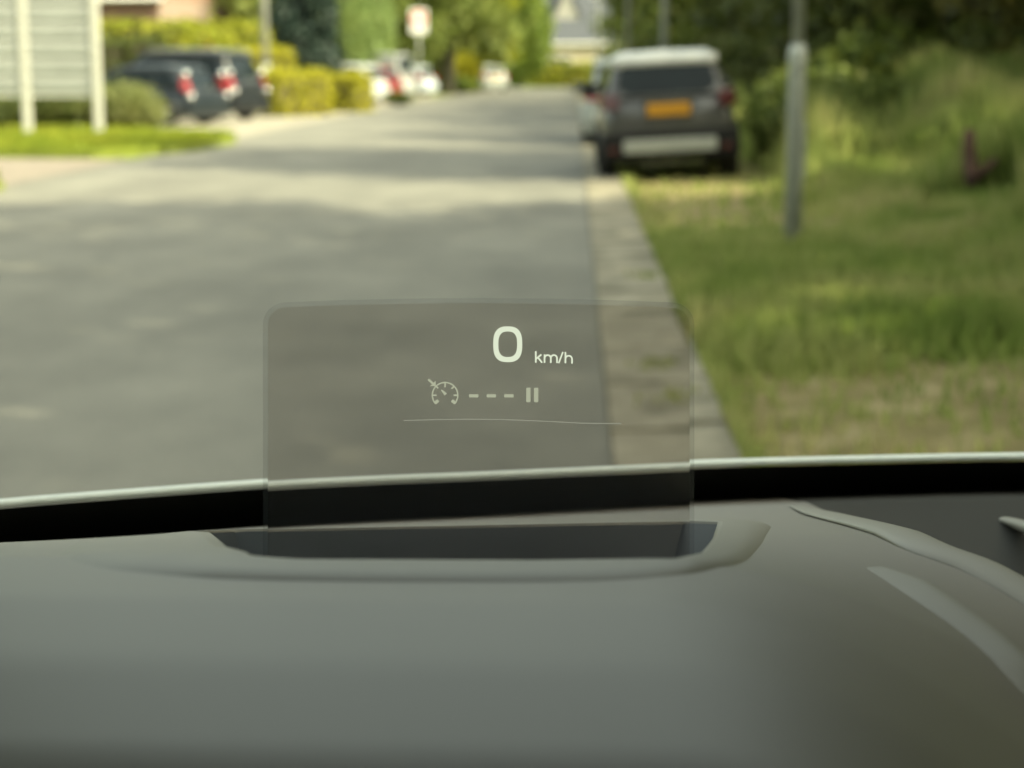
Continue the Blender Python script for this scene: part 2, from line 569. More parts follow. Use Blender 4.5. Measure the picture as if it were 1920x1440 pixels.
# grass blades: one mesh for what nobody could count
L_GRASS = leaf_mat('grass_blades', [(0.14, 0.205, 0.04), (0.25, 0.305, 0.085), (0.37, 0.38, 0.14), (0.45, 0.40, 0.20)], trans=0.45, patch=0.72)
L_LAWN = leaf_mat('lawn_blades', [(0.12, 0.17, 0.02), (0.22, 0.26, 0.03), (0.34, 0.33, 0.05)], trans=0.4, patch=0.6)

def blades(name, X, Y, Z, H, W, m, rnd, lean=0.35):
    n = len(X)
    a = rnd.random(n) * 2 * np.pi
    dx, dy = np.cos(a) * W, np.sin(a) * W
    la = rnd.random(n) * 2 * np.pi
    l = lean * H * rnd.random(n)
    base = np.stack([X, Y, Z], 1)
    s = np.stack([dx, dy, np.zeros(n)], 1)
    tip = base + np.stack([np.cos(la) * l, np.sin(la) * l, H], 1)
    mid = base + np.stack([np.cos(la) * l * 0.3, np.sin(la) * l * 0.3, H * 0.6], 1)
    V = np.stack([base - s, base + s, mid + s * 0.7, tip, mid - s * 0.7], 1).reshape(-1, 3)
    F = np.arange(5 * n).reshape(n, 5)
    return tag(link(name, np_mesh(name, V, F), m), kind='stuff')

rg = np.random.default_rng(21)
n = 170000
Yg = 4.5 + 45 * rg.random(n) ** 1.6
Xg = 0.62 + (rg.random(n)) * (0.27 * Yg + 1.5)
gr = greenness(Xg, Yg)
keep = rg.random(n) < np.clip((gr - 0.22) * 1.5, 0.05, 1)
Xg, Yg, gr = Xg[keep], Yg[keep], gr[keep]
tall = np.maximum(sstep(2.2, 5.0, Xg), sstep(2.0, 2.9, Xg) * sstep(16, 21, Yg))
clump = 0.55 + 0.45 * np.sin(Xg * 2.6 + Yg * 0.8) * np.sin(Yg * 1.3 - Xg * 1.1)
Hg = (0.05 + 0.14 * gr + 0.80 * tall * np.clip(clump, 0.3, 1)) * rg.uniform(0.5, 1.3, len(Xg))
Hg = np.where((Xg > 0.6) & (Xg < 2.4) & (Yg > 20) & (Yg < 32), np.minimum(Hg, 0.07), Hg)
# weeds in the joints and along the edge of the gutter
nw = 9000
Yw = 4.8 + 30 * rg.random(nw) ** 1.4
Xw = 0.61 + np.abs(rg.normal(size=nw)) * 0.05 - 0.02
wx, wy = [], []
for (cx_, cy_, s_, k_) in ((0.40, 8.05, 0.05, 120), (0.44, 7.2, 0.06, 160), (0.5, 11.3, 0.05, 100)):
    wx.append(cx_ + rg.normal(size=k_) * s_); wy.append(cy_ + rg.normal(size=k_) * s_ * 1.6)
wx, wy = np.concatenate(wx), np.concatenate(wy)
Hg = np.where((np.abs(Xg - 3.72 * Yg / 16.6) < 0.45) & (Yg > 13.6) & (Yg < 16.7), np.minimum(Hg, 0.16), Hg)
kk = rg.random(nw) < 0.35 + 0.5 * np.sin(Yw * 3.7) ** 2
Xg = np.concatenate([Xg, Xw[kk], wx]); Yg = np.concatenate([Yg, Yw[kk], wy])
Hg = np.concatenate([Hg, 0.05 + 0.07 * rg.random(int(kk.sum())), 0.03 + 0.04 * rg.random(len(wx))])
blades('grass', Xg, Yg, tz(Xg, Yg) - 0.01, Hg, 0.006 + 0.0009 * Yg, L_GRASS, rg)

# grass island at the left, between the two drives
ISL = [(-6.55, 28.2), (-6.3, 29.5), (-6.25, 32.5), (-6.75, 34.2), (-9.2, 36.0), (-14, 38.2), (-26, 39.5), (-30, 29.6), (-16, 28.6), (-9.5, 27.0), (-7.4, 26.8)]
mb = MB()
mb.prism([(x, y, -0.05) for x, y in ISL], (0, 0, 0.17))
tag(mb.build('grass_island_ground', mat('island_turf', (0.14, 0.17, 0.02), 0.95, var=0.3, scale=2)), kind='structure')
n = 60000
Xi = -27 + 21 * rg.random(n); Yi = 26.6 + 12.5 * rg.random(n)
k = in_poly(Xi, Yi, ISL)
Xi, Yi = Xi[k], Yi[k]
blades('lawn_grass', Xi, Yi, np.full(len(Xi), 0.11), rg.uniform(0.05, 0.15, len(Xi)), 0.025, L_LAWN, rg)
# near corner of lawn at the left of the drive mouth
ISL2 = [(-6.72, 18.8), (-6.45, 19.7), (-7.6, 20.6), (-12, 21.0), (-20, 21.2), (-20, 8), (-7.2, 8), (-6.9, 15)]
mb = MB()
mb.prism([(x, y, -0.05) for x, y in ISL2], (0, 0, 0.15))
tag(mb.build('lawn_ground', bpy.data.materials['island_turf']), kind='structure')
n = 40000
Xi = -14 + 8 * rg.random(n); Yi = 10 + 11 * rg.random(n)
k = in_poly(Xi, Yi, ISL2)
Xi, Yi = Xi[k], Yi[k]
blades('lawn_grass', Xi, Yi, np.full(len(Xi), 0.09), rg.uniform(0.08, 0.3, len(Xi)), 0.02, L_LAWN, rg)

# ------------------------------------------------------------------ materials of made things
M_TYRE = mat('tyre_rubber', (0.018, 0.018, 0.018), 0.85)
M_RIM = mat('alloy', (0.45, 0.45, 0.44), 0.35, metal=0.9)
M_BLACK = mat('black_plastic', (0.007, 0.007, 0.007), 0.7, spec=0.2)
M_SILV = mat('silver_plastic', (0.27, 0.28, 0.26), 0.45, var=0.05)
M_RED = mat('red_lens', (0.24, 0.012, 0.014), 0.12, coat=0.6)
M_PLATE = mat('yellow_plate', (0.43, 0.20, 0.012), 0.4)
M_DRED = mat('smoked_red_lens', (0.06, 0.014, 0.014), 0.2, coat=0.2)
M_CLEAR = mat('clear_and_glint_lens', (0.75, 0.74, 0.7), 0.1, coat=0.8)
M_CHROME = mat('chrome', (0.75, 0.75, 0.74), 0.12, metal=1)
def glass_dark(name, col=(0.006, 0.010, 0.012)):
    m = mat(name, col, 0.06, spec=0.2)
    return m
M_WIN = glass_dark('car_window_glass')
def paint(name, col, metal=0.1, rough=0.32):
    return mat(name, col, rough, metal=metal, coat=0.4, var=0.02)

# ------------------------------------------------------------------ parked cars
def quad_panel(c4, inset, out, thick=0.012, cr=0.10):
    """a thin pane over four corner points, inset (l,r,b,t) fractions, lying out metres proud"""
    a, b, c, d = [Vector(p) for p in c4]            # bottom-left, bottom-right, top-right, top-left
    def uv(u, v):
        return (a * (1 - u) + b * u) * (1 - v) + (d * (1 - u) + c * u) * v
    l, r, bo, t = inset
    nrm = (b - a).cross(d - a).normalized()
    pts = []
    u0, u1, v0, v1 = l, 1 - r, bo, 1 - t
    for (u, v) in [(u0 + cr * .6, v0), (u1 - cr * .6, v0), (u1, v0 + cr), (u1, v1 - cr), (u1 - cr * .6, v1), (u0 + cr * .6, v1), (u0, v1 - cr), (u0, v0 + cr)]:
        pts.append(uv(u, v) + nrm * out)
    return pts, nrm * thick

def make_car(name, label, loc, rotz, body, roof_col=None, roll=0.0, L=4.2, W=1.77, H=1.6, belt=1.0, bonnet=0.92, clearance=0.2, r_wheel=0.33,
             rear_slope=0.32, roof_len=2.2, cladding=False, rails=False, plate=True, light_at=(0.82, 1.06), group=None, van=False, tall_light=False):
    root = empty(name, loc, (0, roll, rotz))
    tag(root, label, 'car', group)
    hw = W / 2
    yr, yf = -L / 2, L / 2
    # lower body: (y, half width, bottom, top)
    st = [(yr, hw * 0.80, clearance + 0.20, belt - 0.16), (yr + 0.05, hw * 0.90, clearance + 0.06, belt - 0.06), (yr + 0.30, hw * 0.985, clearance, belt),
          (yr + L * 0.3, hw, clearance, belt), (yr + L * 0.55, hw, clearance, belt - 0.03), (yf - 1.12, hw * 0.99, clearance, belt - 0.05),
          (yf - 0.55, hw * 0.97, clearance, bonnet - 0.03), (yf - 0.14, hw * 0.88, clearance + 0.04, bonnet - 0.14), (yf, hw * 0.74, clearance + 0.16, bonnet - 0.26)]
    rings = []
    for y, hwi, zb, zt in st:
        half = [(hwi * 0.84, zb), (hwi * 0.985, zb + 0.09), (hwi * 1.01, zb + (zt - zb) * 0.5), (hwi * 0.985, zb + (zt - zb) * 0.74), (hwi * 0.90, zt - 0.03), (hwi * 0.74, zt + 0.015)]
        rings.append([(a, y, z) for a, z in half] + [(-a, y, z) for a, z in reversed(half)])
    MB().loft(rings).build('body', body, root, smooth=True, sub=1)
    # cabin
    zb = belt - 0.05
    rb = yr + (0.10 if not van else 0.04)
    rt = rb + rear_slope
    ft = rt + roof_len
    fb = min(ft + 0.85, yf - 0.75)
    wb, wt = hw * 0.93, hw * 0.74
    rw = 0.93
    zt = H - 0.05
    B = [(-wb * rw, rb, zb), (wb * rw, rb, zb), (wb, fb, zb), (-wb, fb, zb)]
    T = [(-wt * 0.97, rt, zt - 0.02), (wt * 0.97, rt, zt - 0.02), (wt, ft, zt - 0.03), (-wt, ft, zt - 0.03)]
    MB().hexa(B + T, bevel=0.11, seg=4).build('cabin', body, root, smooth=True)
    # roof
    mb = MB()
    rings = []
    for f, dz, ws in [(0.0, -0.05, 0.93), (0.02, 0.0, 0.98), (0.3, 0.045, 1.0), (0.6, 0.045, 1.0), (0.95, 0.0, 0.98), (1.0, -0.03, 0.95)]:
        yy = (rt - 0.10) + (ft - rt + 0.12) * f
        wv = wt * ws + 0.02
        z0 = zt - 0.055
        sk = 0.10 if (roof_col and f < 0.01) else 0.06
        rings.append([(wv, yy, z0 - sk), (wv * 0.985, yy, z0 + 0.03 + dz * 0.5), (wv * 0.80, yy, z0 + 0.055 + dz), (0, yy, z0 + 0.065 + dz), (-wv * 0.80, yy, z0 + 0.055 + dz), (-wv * 0.985, yy, z0 + 0.03 + dz * 0.5), (-wv, yy, z0 - sk)])
    mb.loft(rings)
    mb.build('roof', roof_col or body, root, smooth=True)
    if rails:
        for s in (-1, 1):
            MB().tube([(s * wt * 0.93, rt + 0.05, zt + 0.01), (s * wt * 0.95, rt + 0.2, zt + 0.075), (s * wt * 0.95, ft - 0.3, zt + 0.075), (s * wt * 0.93, ft - 0.1, zt + 0.01)], 0.022, 8).build('roof_rail', M_SILV, root, smooth=True)
    # panes
    p, o = quad_panel([B[0], B[1], T[1], T[0]], (0.075, 0.075, 0.12, 0.10), 0.006, 0.012, 0.18)
    MB().prism(p, o).build('rear_window', M_WIN, root)
    p, o = quad_panel([B[2], B[3], T[3], T[2]], (0.06, 0.06, 0.10, 0.08), 0.004)
    MB().prism(p, o).build('windscreen', M_WIN, root)
    for s in (-1, 1):
        b0, b1, t0, t1 = (B[0], B[3], T[0], T[3]) if s < 0 else (B[1], B[2], T[1], T[2])
        b0, b1, t0, t1 = map(Vector, (b0, b1, t0, t1))
        cuts = [(0.08, 0.30), (0.32, 0.58), (0.60, 0.93)] if not van else [(0.62, 0.93)]
        for u0, u1 in cuts:
            q = [b0.lerp(b1, u0), b0.lerp(b1, u1), t0.lerp(t1, min(1, u1 * 1.02)), t0.lerp(t1, max(0, u0))]
            if s > 0: pass
            else: q = [q[1], q[0], q[3], q[2]]
            p, o = quad_panel(q, (0.02, 0.02, 0.12, 0.13), 0.004)
            MB().prism(p, o).build('side_window', M_WIN, root)
        # mirror
        MB().box((s * (wb + 0.02) - 0.0, fb - 0.55, belt + 0.0), (s * (wb + 0.2), fb - 0.43, belt + 0.13), bevel=0.03).build('wing_mirror', body, root, smooth=True)
    # wheels
    for yy in (yr + 0.72, yf - 0.82):
        for s in (-1, 1):
            A = Matrix.Translation((s * (hw - 0.10), yy, r_wheel)) @ Matrix.Rotation(R(90) * s, 4, 'Y')
            wh = MB().lathe([(0.06, -0.11), (r_wheel - 0.03, -0.11), (r_wheel, -0.08), (r_wheel, 0.09), (r_wheel - 0.03, 0.115), (r_wheel - 0.11, 0.118), (r_wheel - 0.12, 0.09), (0.06, 0.09)], A).build('wheel', M_TYRE, root, smooth=True)
            mb = MB()
            mb.lathe([(0.01, 0.085), (0.06, 0.112), (0.07, 0.10), (0.01, 0.10)], A, 12)
            for k in range(5):
                Mk = A @ Matrix.Rotation(2 * math.pi * k / 5, 4, 'Z')
                mb.box((0.03, -0.035, 0.094), (r_wheel - 0.10, 0.035, 0.112), Mk)
            mb.build('rim', M_RIM, wh)
            # arch
            ar = MB()
            pts = []
            for k in range(13):
                t_ = math.pi * k / 12
                pts.append((s * (hw - 0.005), yy + math.cos(t_) * (r_wheel + 0.055), r_wheel - 0.02 + math.sin(t_) * (r_wheel + 0.055)))
            ar.tube(pts, 0.035, 6)
            ar.build('wheel_arch', M_BLACK if cladding else body, root, smooth=True)
    # rear details
    yb = yr - 0.012
    lo, hi = (0.36, 0.62)
    MB().hexa([(-hw * 0.95, yr - 0.06, clearance + 0.03), (hw * 0.95, yr - 0.06, clearance + 0.03), (hw * 1.0, yr + 0.45, clearance + 0.03), (-hw * 1.0, yr + 0.45, clearance + 0.03),
               (-hw * 0.94, yr - 0.07, 0.64), (hw * 0.94, yr - 0.07, 0.64), (hw * 1.0, yr + 0.42, 0.64), (-hw * 1.0, yr + 0.42, 0.64)], bevel=0.05).build('bumper', M_BLACK if cladding else body, root, smooth=True)
    if cladding:
        MB().box((-hw * 0.66, yr - 0.098, 0.385), (hw * 0.66, yr - 0.05, 0.555), bevel=0.023).build('skid_panel', M_SILV, root)
        for s in (-1, 1):
            MB().box((s * hw * 0.80 - 0.06, yr - 0.088, 0.40), (s * hw * 0.80 + 0.06, yr - 0.06, 0.47), bevel=0.008).build('reflector', M_DRED, root)
            MB().box((s * (hw - 0.02) - 0.015, yr + 1.1, clearance - 0.0), (s * (hw - 0.02) + 0.02, yf - 1.25, clearance + 0.17), bevel=0.01).build('sill_cladding', M_BLACK, root)
    if plate:
        pz = 0.83 if cladding else 0.76
        mb = MB(); mb.box((-0.26, yr - 0.035, pz), (0.26, yr - 0.015, pz + 0.15), bevel=0.006)
        mb.build('number_plate', M_PLATE, root)
        MB().box((-0.30, yr - 0.015, pz - 0.05), (0.30, yr + 0.03, pz + 0.20), bevel=0.012).build('plate_recess', body, root)
    z0, z1 = light_at
    for s in (-1, 1):
        # lamp wraps round the corner
        x0, x1 = s * hw * 0.70, s * hw * 0.955
        pts = [(x0, yr - 0.02, z0), (x1, yr + 0.015, z0), (s * (hw * 0.995), yr + 0.30, z0 + 0.06), (x0, yr + 0.2, z0),
               (x0, yr + (0.02), z1 - 0.03), (x1 * 0.985, yr + 0.05, z1), (s * hw * 0.96, yr + 0.32, z1), (x0, yr + 0.2, z1 - 0.03)]
        if tall_light:
            pts = [(x0 * 1.16, yr - 0.012, z0), (x1, yr + 0.01, z0), (s * hw * 0.99, yr + 0.22, z0 + 0.05), (x0 * 1.16, yr + 0.2, z0),
                   (x0 * 1.12, yr + 0.14, z1), (x1 * 0.93, yr + 0.15, z1), (s * hw * 0.90, yr + 0.30, z1), (x0 * 1.12, yr + 0.3, z1)]
        if tall_light:
            for zz in (z1 + 0.05, z0 - 0.10):  # chrome bulges added above and below the red lamp to catch sun glints
                mb = MB(); mb.lathe([(0.012, -0.085), (0.07, -0.06), (0.10, 0), (0.07, 0.06), (0.012, 0.085)], Matrix.Translation((s * hw * 0.86, yr + (0.14 if zz > z1 else -0.005), zz)), 16)
                mb.build('clear_and_glint_lens', M_CHROME, root, smooth=True)
        MB().hexa(pts, bevel=0.015, seg=2).build('tail_light', M_DRED if cladding else M_RED, root, smooth=False)
        MB().box((s * hw * 0.80 - 0.17, yf - 0.16, bonnet - 0.30), (s * hw * 0.80 + 0.10, yf - 0.02, bonnet - 0.18), bevel=0.02).build('headlight', M_CLEAR, root)
    MB().box((-0.34, yr - 0.018, belt - 0.02), (0.34, yr + 0.03, belt + 0.015), bevel=0.01).build('tailgate_trim', M_CHROME if not cladding else body, root)
    return root

P_GREY = paint('bronze_grey_paint', (0.045, 0.044, 0.045))
P_WHITE = paint('white_paint', (0.55, 0.55, 0.53), metal=0.0)
P_SILVER = paint('silver_paint', (0.27, 0.29, 0.275), metal=0.1)
P_BLUE = paint('dark_blue_paint', (0.012, 0.017, 0.022))
P_BLACK = paint('black_paint', (0.010, 0.012, 0.015))
P_RED = paint('red_paint', (0.16, 0.012, 0.016), metal=0.1)
P_PALE = paint('pale_blue_paint', (0.50, 0.55, 0.60), metal=0.3)

sx = 1.225
make_car('parked_car', 'dark grey crossover car with a white roof parked half on the verge', (sx - 0.02, 21.6 + 2.1, -0.03), 0.0, P_GREY, P_WHITE, roll=R(-3.0), W=1.73, cladding=True, H=1.62, belt=1.08, bonnet=1.0,
         clearance=0.25, light_at=(0.92, 1.13), rear_slope=0.36, group='cars parked along the road')
make_car('parked_car', 'pale silver car parked ahead of the white roofed crossover', (1.08, 31.5 + 2.1, 0.0), R(0.5), P_SILVER, None, roll=R(-2), H=1.55, belt=0.98, group='cars parked along the road')
HD = R(67)
def left_car(px, d, label, body, **k):
    k.setdefault('plate', False)
    Lc = k.get('L', 4.2)
    x = (px - 1074) / FPX * d
    hx, hy = -math.sin(HD), math.cos(HD)
    return make_car('parked_car', label, (x + hx * Lc / 2, d + hy * Lc / 2, 0.008), HD, body, group='cars in the parking bays', **k)
left_car(396, 43.0, 'dark blue hatchback parked beside the rounded bush with a bright red tail light', P_BLUE, H=1.45, belt=0.90, bonnet=0.84, tall_light=True, light_at=(0.80, 1.18), clearance=0.17, rear_slope=0.5, roof_len=1.7)
left_car(474, 47.0, 'black estate car with roof rails parked beyond the dark blue hatchback', P_BLACK, H=1.84, belt=1.08, L=4.5, rails=True, tall_light=True, light_at=(0.88, 1.2), roof_len=2.6)
left_car(714, 69.0, 'white car parked behind the golden clipped hedge', paint('dull_white_paint', (0.40, 0.41, 0.42), metal=0.0), H=1.55, L=4.4)
left_car(741, 79.0, 'red car parked just beyond the white one', P_RED, H=1.48)
left_car(765, 84.0, 'tall pale grey van parked beyond the red car', paint('pale_grey_paint', (0.30, 0.31, 0.31)), H=2.1, belt=1.15, L=4.9, van=True, rear_slope=0.12, roof_len=3.2)
left_car(808, 91.0, 'pale blue grey car parked last before the big tree', P_PALE, H=1.55)
make_car('parked_car', 'far pale car standing at the road end past the big tree', ((905 - 1074) / FPX * 112, 113.5, 0.004), R(25), P_SILVER, group='cars in the parking bays')

# ------------------------------------------------------------------ lamp posts
M_GALV = mat('galvanised_steel', (0.37, 0.38, 0.35), 0.5, metal=0.3, var=0.12, scale=10)
M_LAMPGLASS = mat('lamp_cover', (0.7, 0.7, 0.66), 0.3)
def lamp_post(x, y, label, r0=0.063, r1=0.046, tilt=0.0):
    root = empty('lamp_post', (x, y, gz(x, y)), (0, tilt, 0))
    tag(root, label, 'lamp post', 'lamp posts along the street')
    MB().lathe([(r0, -0.3), (r0, 1.36), (r0 * 1.06, 1.38), (r0 * 1.06, 1.44), (r1 * 1.04, 1.50)], Matrix(), 20).build('lower_tube', M_GALV, root, smooth=True)
    MB().lathe([(r1, 1.45), (r1 * 0.8, 5.8), (r1 * 0.7, 6.0)], Matrix(), 16).build('upper_tube', M_GALV, root, smooth=True)
    MB().box((r0 * 0.72, -0.05, 0.55), (r0 * 1.04, 0.05, 0.95), bevel=0.006).build('access_door', M_GALV, root)
    h = MB(); h.hexa([(-0.62, -0.1, 6.0), (0.1, -0.1, 5.96), (0.1, 0.1, 5.96), (-0.62, 0.1, 6.0), (-0.58, -0.07, 6.08), (0.08, -0.07, 6.1), (0.08, 0.07, 6.1), (-0.58, 0.07, 6.08)], bevel=0.02)
    hd = h.build('lamp_head', M_GALV, root)
    MB().box((-0.55, -0.08, 5.965), (-0.15, 0.08, 5.985)).build('lamp_cover', M_LAMPGLASS, hd)
    return root
PX = 1.59
lamp_post(PX, 12.7, 'galvanised lamp post standing in the grass nearest to the car')
lamp_post(1.70, 33.5, 'lamp post rising just over the middle of the white car roof', r0=0.085, r1=0.075)
lamp_post(1.66, 55.0, 'third lamp post along the verge, over the left half of the white car roof', r0=0.085, r1=0.075)
lamp_post(1.60, 118.0, 'farthest thin lamp post before the dark wood at the road end', r0=0.085, r1=0.075)
lamp_post((503 - 1074) / FPX * 56, 56.0, 'pale lamp post standing among the hedges beside the dark conifer', r0=0.13, r1=0.12)

# ------------------------------------------------------------------ signboard
M_BOARD = mat('board_white', (0.42, 0.42, 0.40), 0.5, var=0.04)
M_STRIP = mat('name_strip', (0.25, 0.26, 0.25), 0.5, var=0.10, scale=2.0)
M_SMUDGE = mat('faded_print', (0.27, 0.29, 0.27), 0.6, var=0.15, scale=14)
M_POST = mat('painted_post', (0.45, 0.44, 0.40), 0.45, var=0.04)
sr = empty('signboard', (-9.1, 33.0, 0.10)); tag(sr, 'white company directory board on posts standing on the grass island', 'signboard')
D0 = 33.0
def SX(px): return (px - 1074) / FPX * D0
def SZ(py): return CAMH + (130 - py) / FPX * D0
xr, xm = SX(183), SX(48)
zb, zt_ = SZ(181), 3.35
bx, bz = sr.location.x, sr.location.z
for xx in (xr, xm, xm - 1.40):
    MB().box((xx - 0.075 - bx, 0.07, -0.2), (xx + 0.075 - bx, 0.18, zt_ + 0.05 - bz), bevel=0.012).build('post', M_POST, sr)
MB().box((xm - 1.38 - bx, 0.135, zb - bz), (xr + 0.02 - bx, 0.17, zt_ - bz)).build('board', M_BOARD, sr)
for x0, x1 in ((xm - 1.32, xm - 0.09), (xm + 0.09, xr - 0.09)):
    z = zb + 0.05
    i = 0
    while z + 0.235 < zt_:
        st_ = MB(); st_.box((x0 - bx, 0.10, z + 0.07 - bz), (x1 - bx, 0.134, z + 0.30 - bz), bevel=0.004)
        so = st_.build('name_strip', M_STRIP, sr)
        z += 0.325
        i += 1

# ------------------------------------------------------------------ left side planting
shrub('rounded_bush', SX(225) * 37.0 / D0, 37.2, 1.9, 1.6, 1.12, L_GREY, 'rounded grey green bush at the right end of the signboard', seed=3, n=7000, size=0.06)
shrub('low_bush', -11.2, 36.9, 2.3, 1.4, 0.95, L_DARK, 'low dark bush behind the legs of the signboard', seed=4, n=5000, size=0.06)
shrub('low_bush', -13.3, 37.2, 2.3, 1.4, 0.95, L_MID, 'low mid green bush behind the far end of the signboard', seed=5, n=4000, size=0.06)
hg = 'golden hedges along the parking bays'
def px_hedge(pa, pb, d0, d1, thick, h, leaf, label, seed, **k):
    return hedge('clipped_hedge', (pa - 1074) / FPX * d0, d0, (pb - 1074) / FPX * d1, d1, thick, h, leaf, label, hg, seed, **k)
px_hedge(506, 606, 51.0, 52.5, 0.9, 1.2, L_YELLOW, 'bright golden clipped hedge block next to the black estate car', 11)
px_hedge(644, 676, 56.0, 57.0, 1.0, 1.15, L_YELLOW, 'shorter golden hedge block after the dark gap', 12)
px_hedge(608, 640, 57.5, 58.5, 0.5, 1.1, L_DARK, 'narrow hedge piece coloured dark as the shaded gap between the golden blocks', 13)  # dark leaves stand in for the shadowed gap in the hedge
px_hedge(440, 545, 60.0, 61.0, 1.2, 1.95, L_YELLOW, 'taller golden hedge behind the black estate car', 14, dens=250, size=0.08)
hedge('tall_hedge', -20.5, 62, -11.2, 64.5, 1.6, 2.9, L_LIME, 'tall lime green hedge behind the dark parked cars', None, 15, dens=160, size=0.12)
hedge('tall_hedge', -17.0, 57.5, -13.4, 58, 1.0, 2.25, L_DARK, 'dark hedge above the roof of the dark blue hatchback', None, 16, dens=200, size=0.1)
shrub('flower_bush', (398 - 1074) / FPX * 55, 55, 0.7, 0.7, 2.55, L_ORANGE, 'orange flowering shrub above the black estate car', seed=6, n=350, size=0.06)
shrub('yellow_bush', (400 - 1074) / FPX * 58, 58.2, 2.6, 2.0, 2.9, L_LIME, 'yellow green shrub behind the orange flowers', seed=7, n=3500, size=0.1)
# conifer
def conifer(x, y, h, r, label, seed):
    root = empty('conifer', (x, y, 0)); tag(root, label, 'tree')
    rnd = random.Random(seed)
    blobs = []
    for k in range(11):
        f = k / 10
        rad = r * (1 - f) ** 0.7 * 0.95 + 0.15
        for j in range(4 if f < 0.8 else 1):
            a = rnd.uniform(0, 6.28)
            blobs.append((math.cos(a) * rad * 0.5, math.sin(a) * rad * 0.5, 0.9 + (h - 0.9) * f, rad * 0.65, rad * 0.65, h * 0.09))
    MB().tube([(0, 0, -0.2), (0, 0, h * 0.5), (0, 0, h * 0.95)], [0.2, 0.13, 0.03], 8).build('trunk', M_BARK, root, smooth=True)
    cloud('crown', blobs, 9000, 0.14, L_FIR, root, seed)
    return root
conifer((575 - 1074) / FPX * 66, 66, 9.0, 1.45, 'dark blue green conifer among the hedges behind the parked cars', 31)

def willow(x, y, h, r, label, seed):
    root = empty('willow_tree', (x, y, 0)); tag(root, label, 'tree', 'willows behind the parked cars')
    rnd = np.random.default_rng(seed)
    ns, per = 90, 60
    a = rnd.random(ns) * 2 * np.pi
    rr_ = r * (0.35 + 0.65 * rnd.random(ns))
    top = h * (0.75 + 0.25 * rnd.random(ns)) * (1 - 0.3 * rr_ / r)
    bot = 0.9 + 1.0 * rnd.random(ns)
    t = rnd.random((ns, per))
    z = top[:, None] + (bot - top)[:, None] * t
    rad = rr_[:, None] * (0.75 + 0.3 * t ** 0.6)
    P = np.stack([np.cos(a)[:, None] * rad, np.sin(a)[:, None] * rad, z], 2).reshape(-1, 3) + rnd.normal(size=(ns * per, 3)) * 0.08
    V, F = leaf_quads(P, 0.13, rnd, up=1.2)
    link('crown', np_mesh('crown', V, F), L_WILLOW, root)
    mb = MB()
    mb.tube([(0, 0, -0.2), (0.1, 0, h * 0.35), (0, 0.1, h * 0.75)], [0.3, 0.22, 0.08], 9)
    for k in range(6):
        aa = k * 1.05
        mb.tube([(0.05, 0, h * 0.45), (math.cos(aa) * r * 0.4, math.sin(aa) * r * 0.4, h * 0.72), (math.cos(aa) * r * 0.7, math.sin(aa) * r * 0.7, h * 0.74)], [0.12, 0.07, 0.03], 6)
    mb.build('trunk', M_BARKG, root, smooth=True)
    return root
willow((652 - 1074) / FPX * 84, 84, 7.5, 1.6, 'weeping pale green tree beside the dark conifer', 41)
willow((703 - 1074) / FPX * 88, 88, 8.0, 1.3, 'narrow weeping pale green tree left of the red rimmed sign', 42)
TG = 'trees along the left of the road'
tree('street_tree', (842 - 1074) / FPX * 98, 98, 11, 4.6, L_WEED, 'big street tree with a bare grey trunk at the left road edge', group=TG, seed=51, n=9000, size=0.22, low=0.27, bark=M_BARKG, trunk_r=0.42)
tree('street_tree', (735 - 1074) / FPX * 92, 93, 10, 3.4, L_WEED, 'street tree whose crown hangs behind the red rimmed sign', group=TG, seed=52, n=7000, size=0.22, low=0.3, bark=M_BARK, trunk_r=0.25)
tree('garden_tree', (890 - 1074) / FPX * 106, 107, 8, 2.6, L_LIME, 'sunlit yellow green tree right of the grey trunk', seed=53, n=6000, size=0.2, low=0.3)
tree('garden_tree', (470 - 1074) / FPX * 80, 80, 9, 4.0, L_WEED, 'green garden tree behind the pale lamp post', seed=54, n=7000, size=0.22, low=0.28)
tree('garden_tree', (380 - 1074) / FPX * 84, 86, 10, 3.6, L_LIGHT, 'light green garden tree right of the brick house', seed=55, n=6000, size=0.22, low=0.25)
tree('garden_tree', (590 - 1074) / FPX * 96, 97, 11, 4.6, L_LIGHT, 'tall light green tree behind the conifer and the willows', seed=56, n=8000, size=0.25, low=0.15)
shrub('golden_bush', (872 - 1074) / FPX * 104, 104.0, 2.2, 2.0, 2.4, L_YELLOW, 'golden bush under the sunlit yellow green tree', seed=61, n=3500, size=0.11)
shrub('verge_bush', (860 - 1074) / FPX * 101, 100.5, 2.6, 2.0, 0.9, L_LIGHT, 'low fresh green bush at the foot of the grey trunk', seed=62, n=2500, size=0.09)
shrub('verge_bush', (745 - 1074) / FPX * 66, 67, 1.2, 1.2, 0.55, L_MID, 'low green bush at the kerb in front of the red car', seed=63, n=1500, size=0.06)
shrub('tall_bush', (975 - 1074) / FPX * 133, 137.0, 4.6, 3.6, 9.0, L_LIGHT, 'tall light green bush closing the road end', seed=64, n=14000, size=0.2)
shrub('tall_bush', (935 - 1074) / FPX * 136, 139.5, 4.0, 3.0, 5.5, L_MID, 'mid green bush beside the tall one at the road end', seed=65, n=6000, size=0.18)
hedge('tall_hedge', -3.6, 137.5, 3.0, 138.0, 1.2, 1.7, L_LIME, 'hedge across the end of the road in front of the grey roofed house', None, 17, dens=110, size=0.14)
hedge('tall_hedge', -14, 139.5, -4.2, 140.0, 1.4, 2.4, L_MID, 'dark hedge across the road end behind the bushes', None, 18, dens=110, size=0.16)

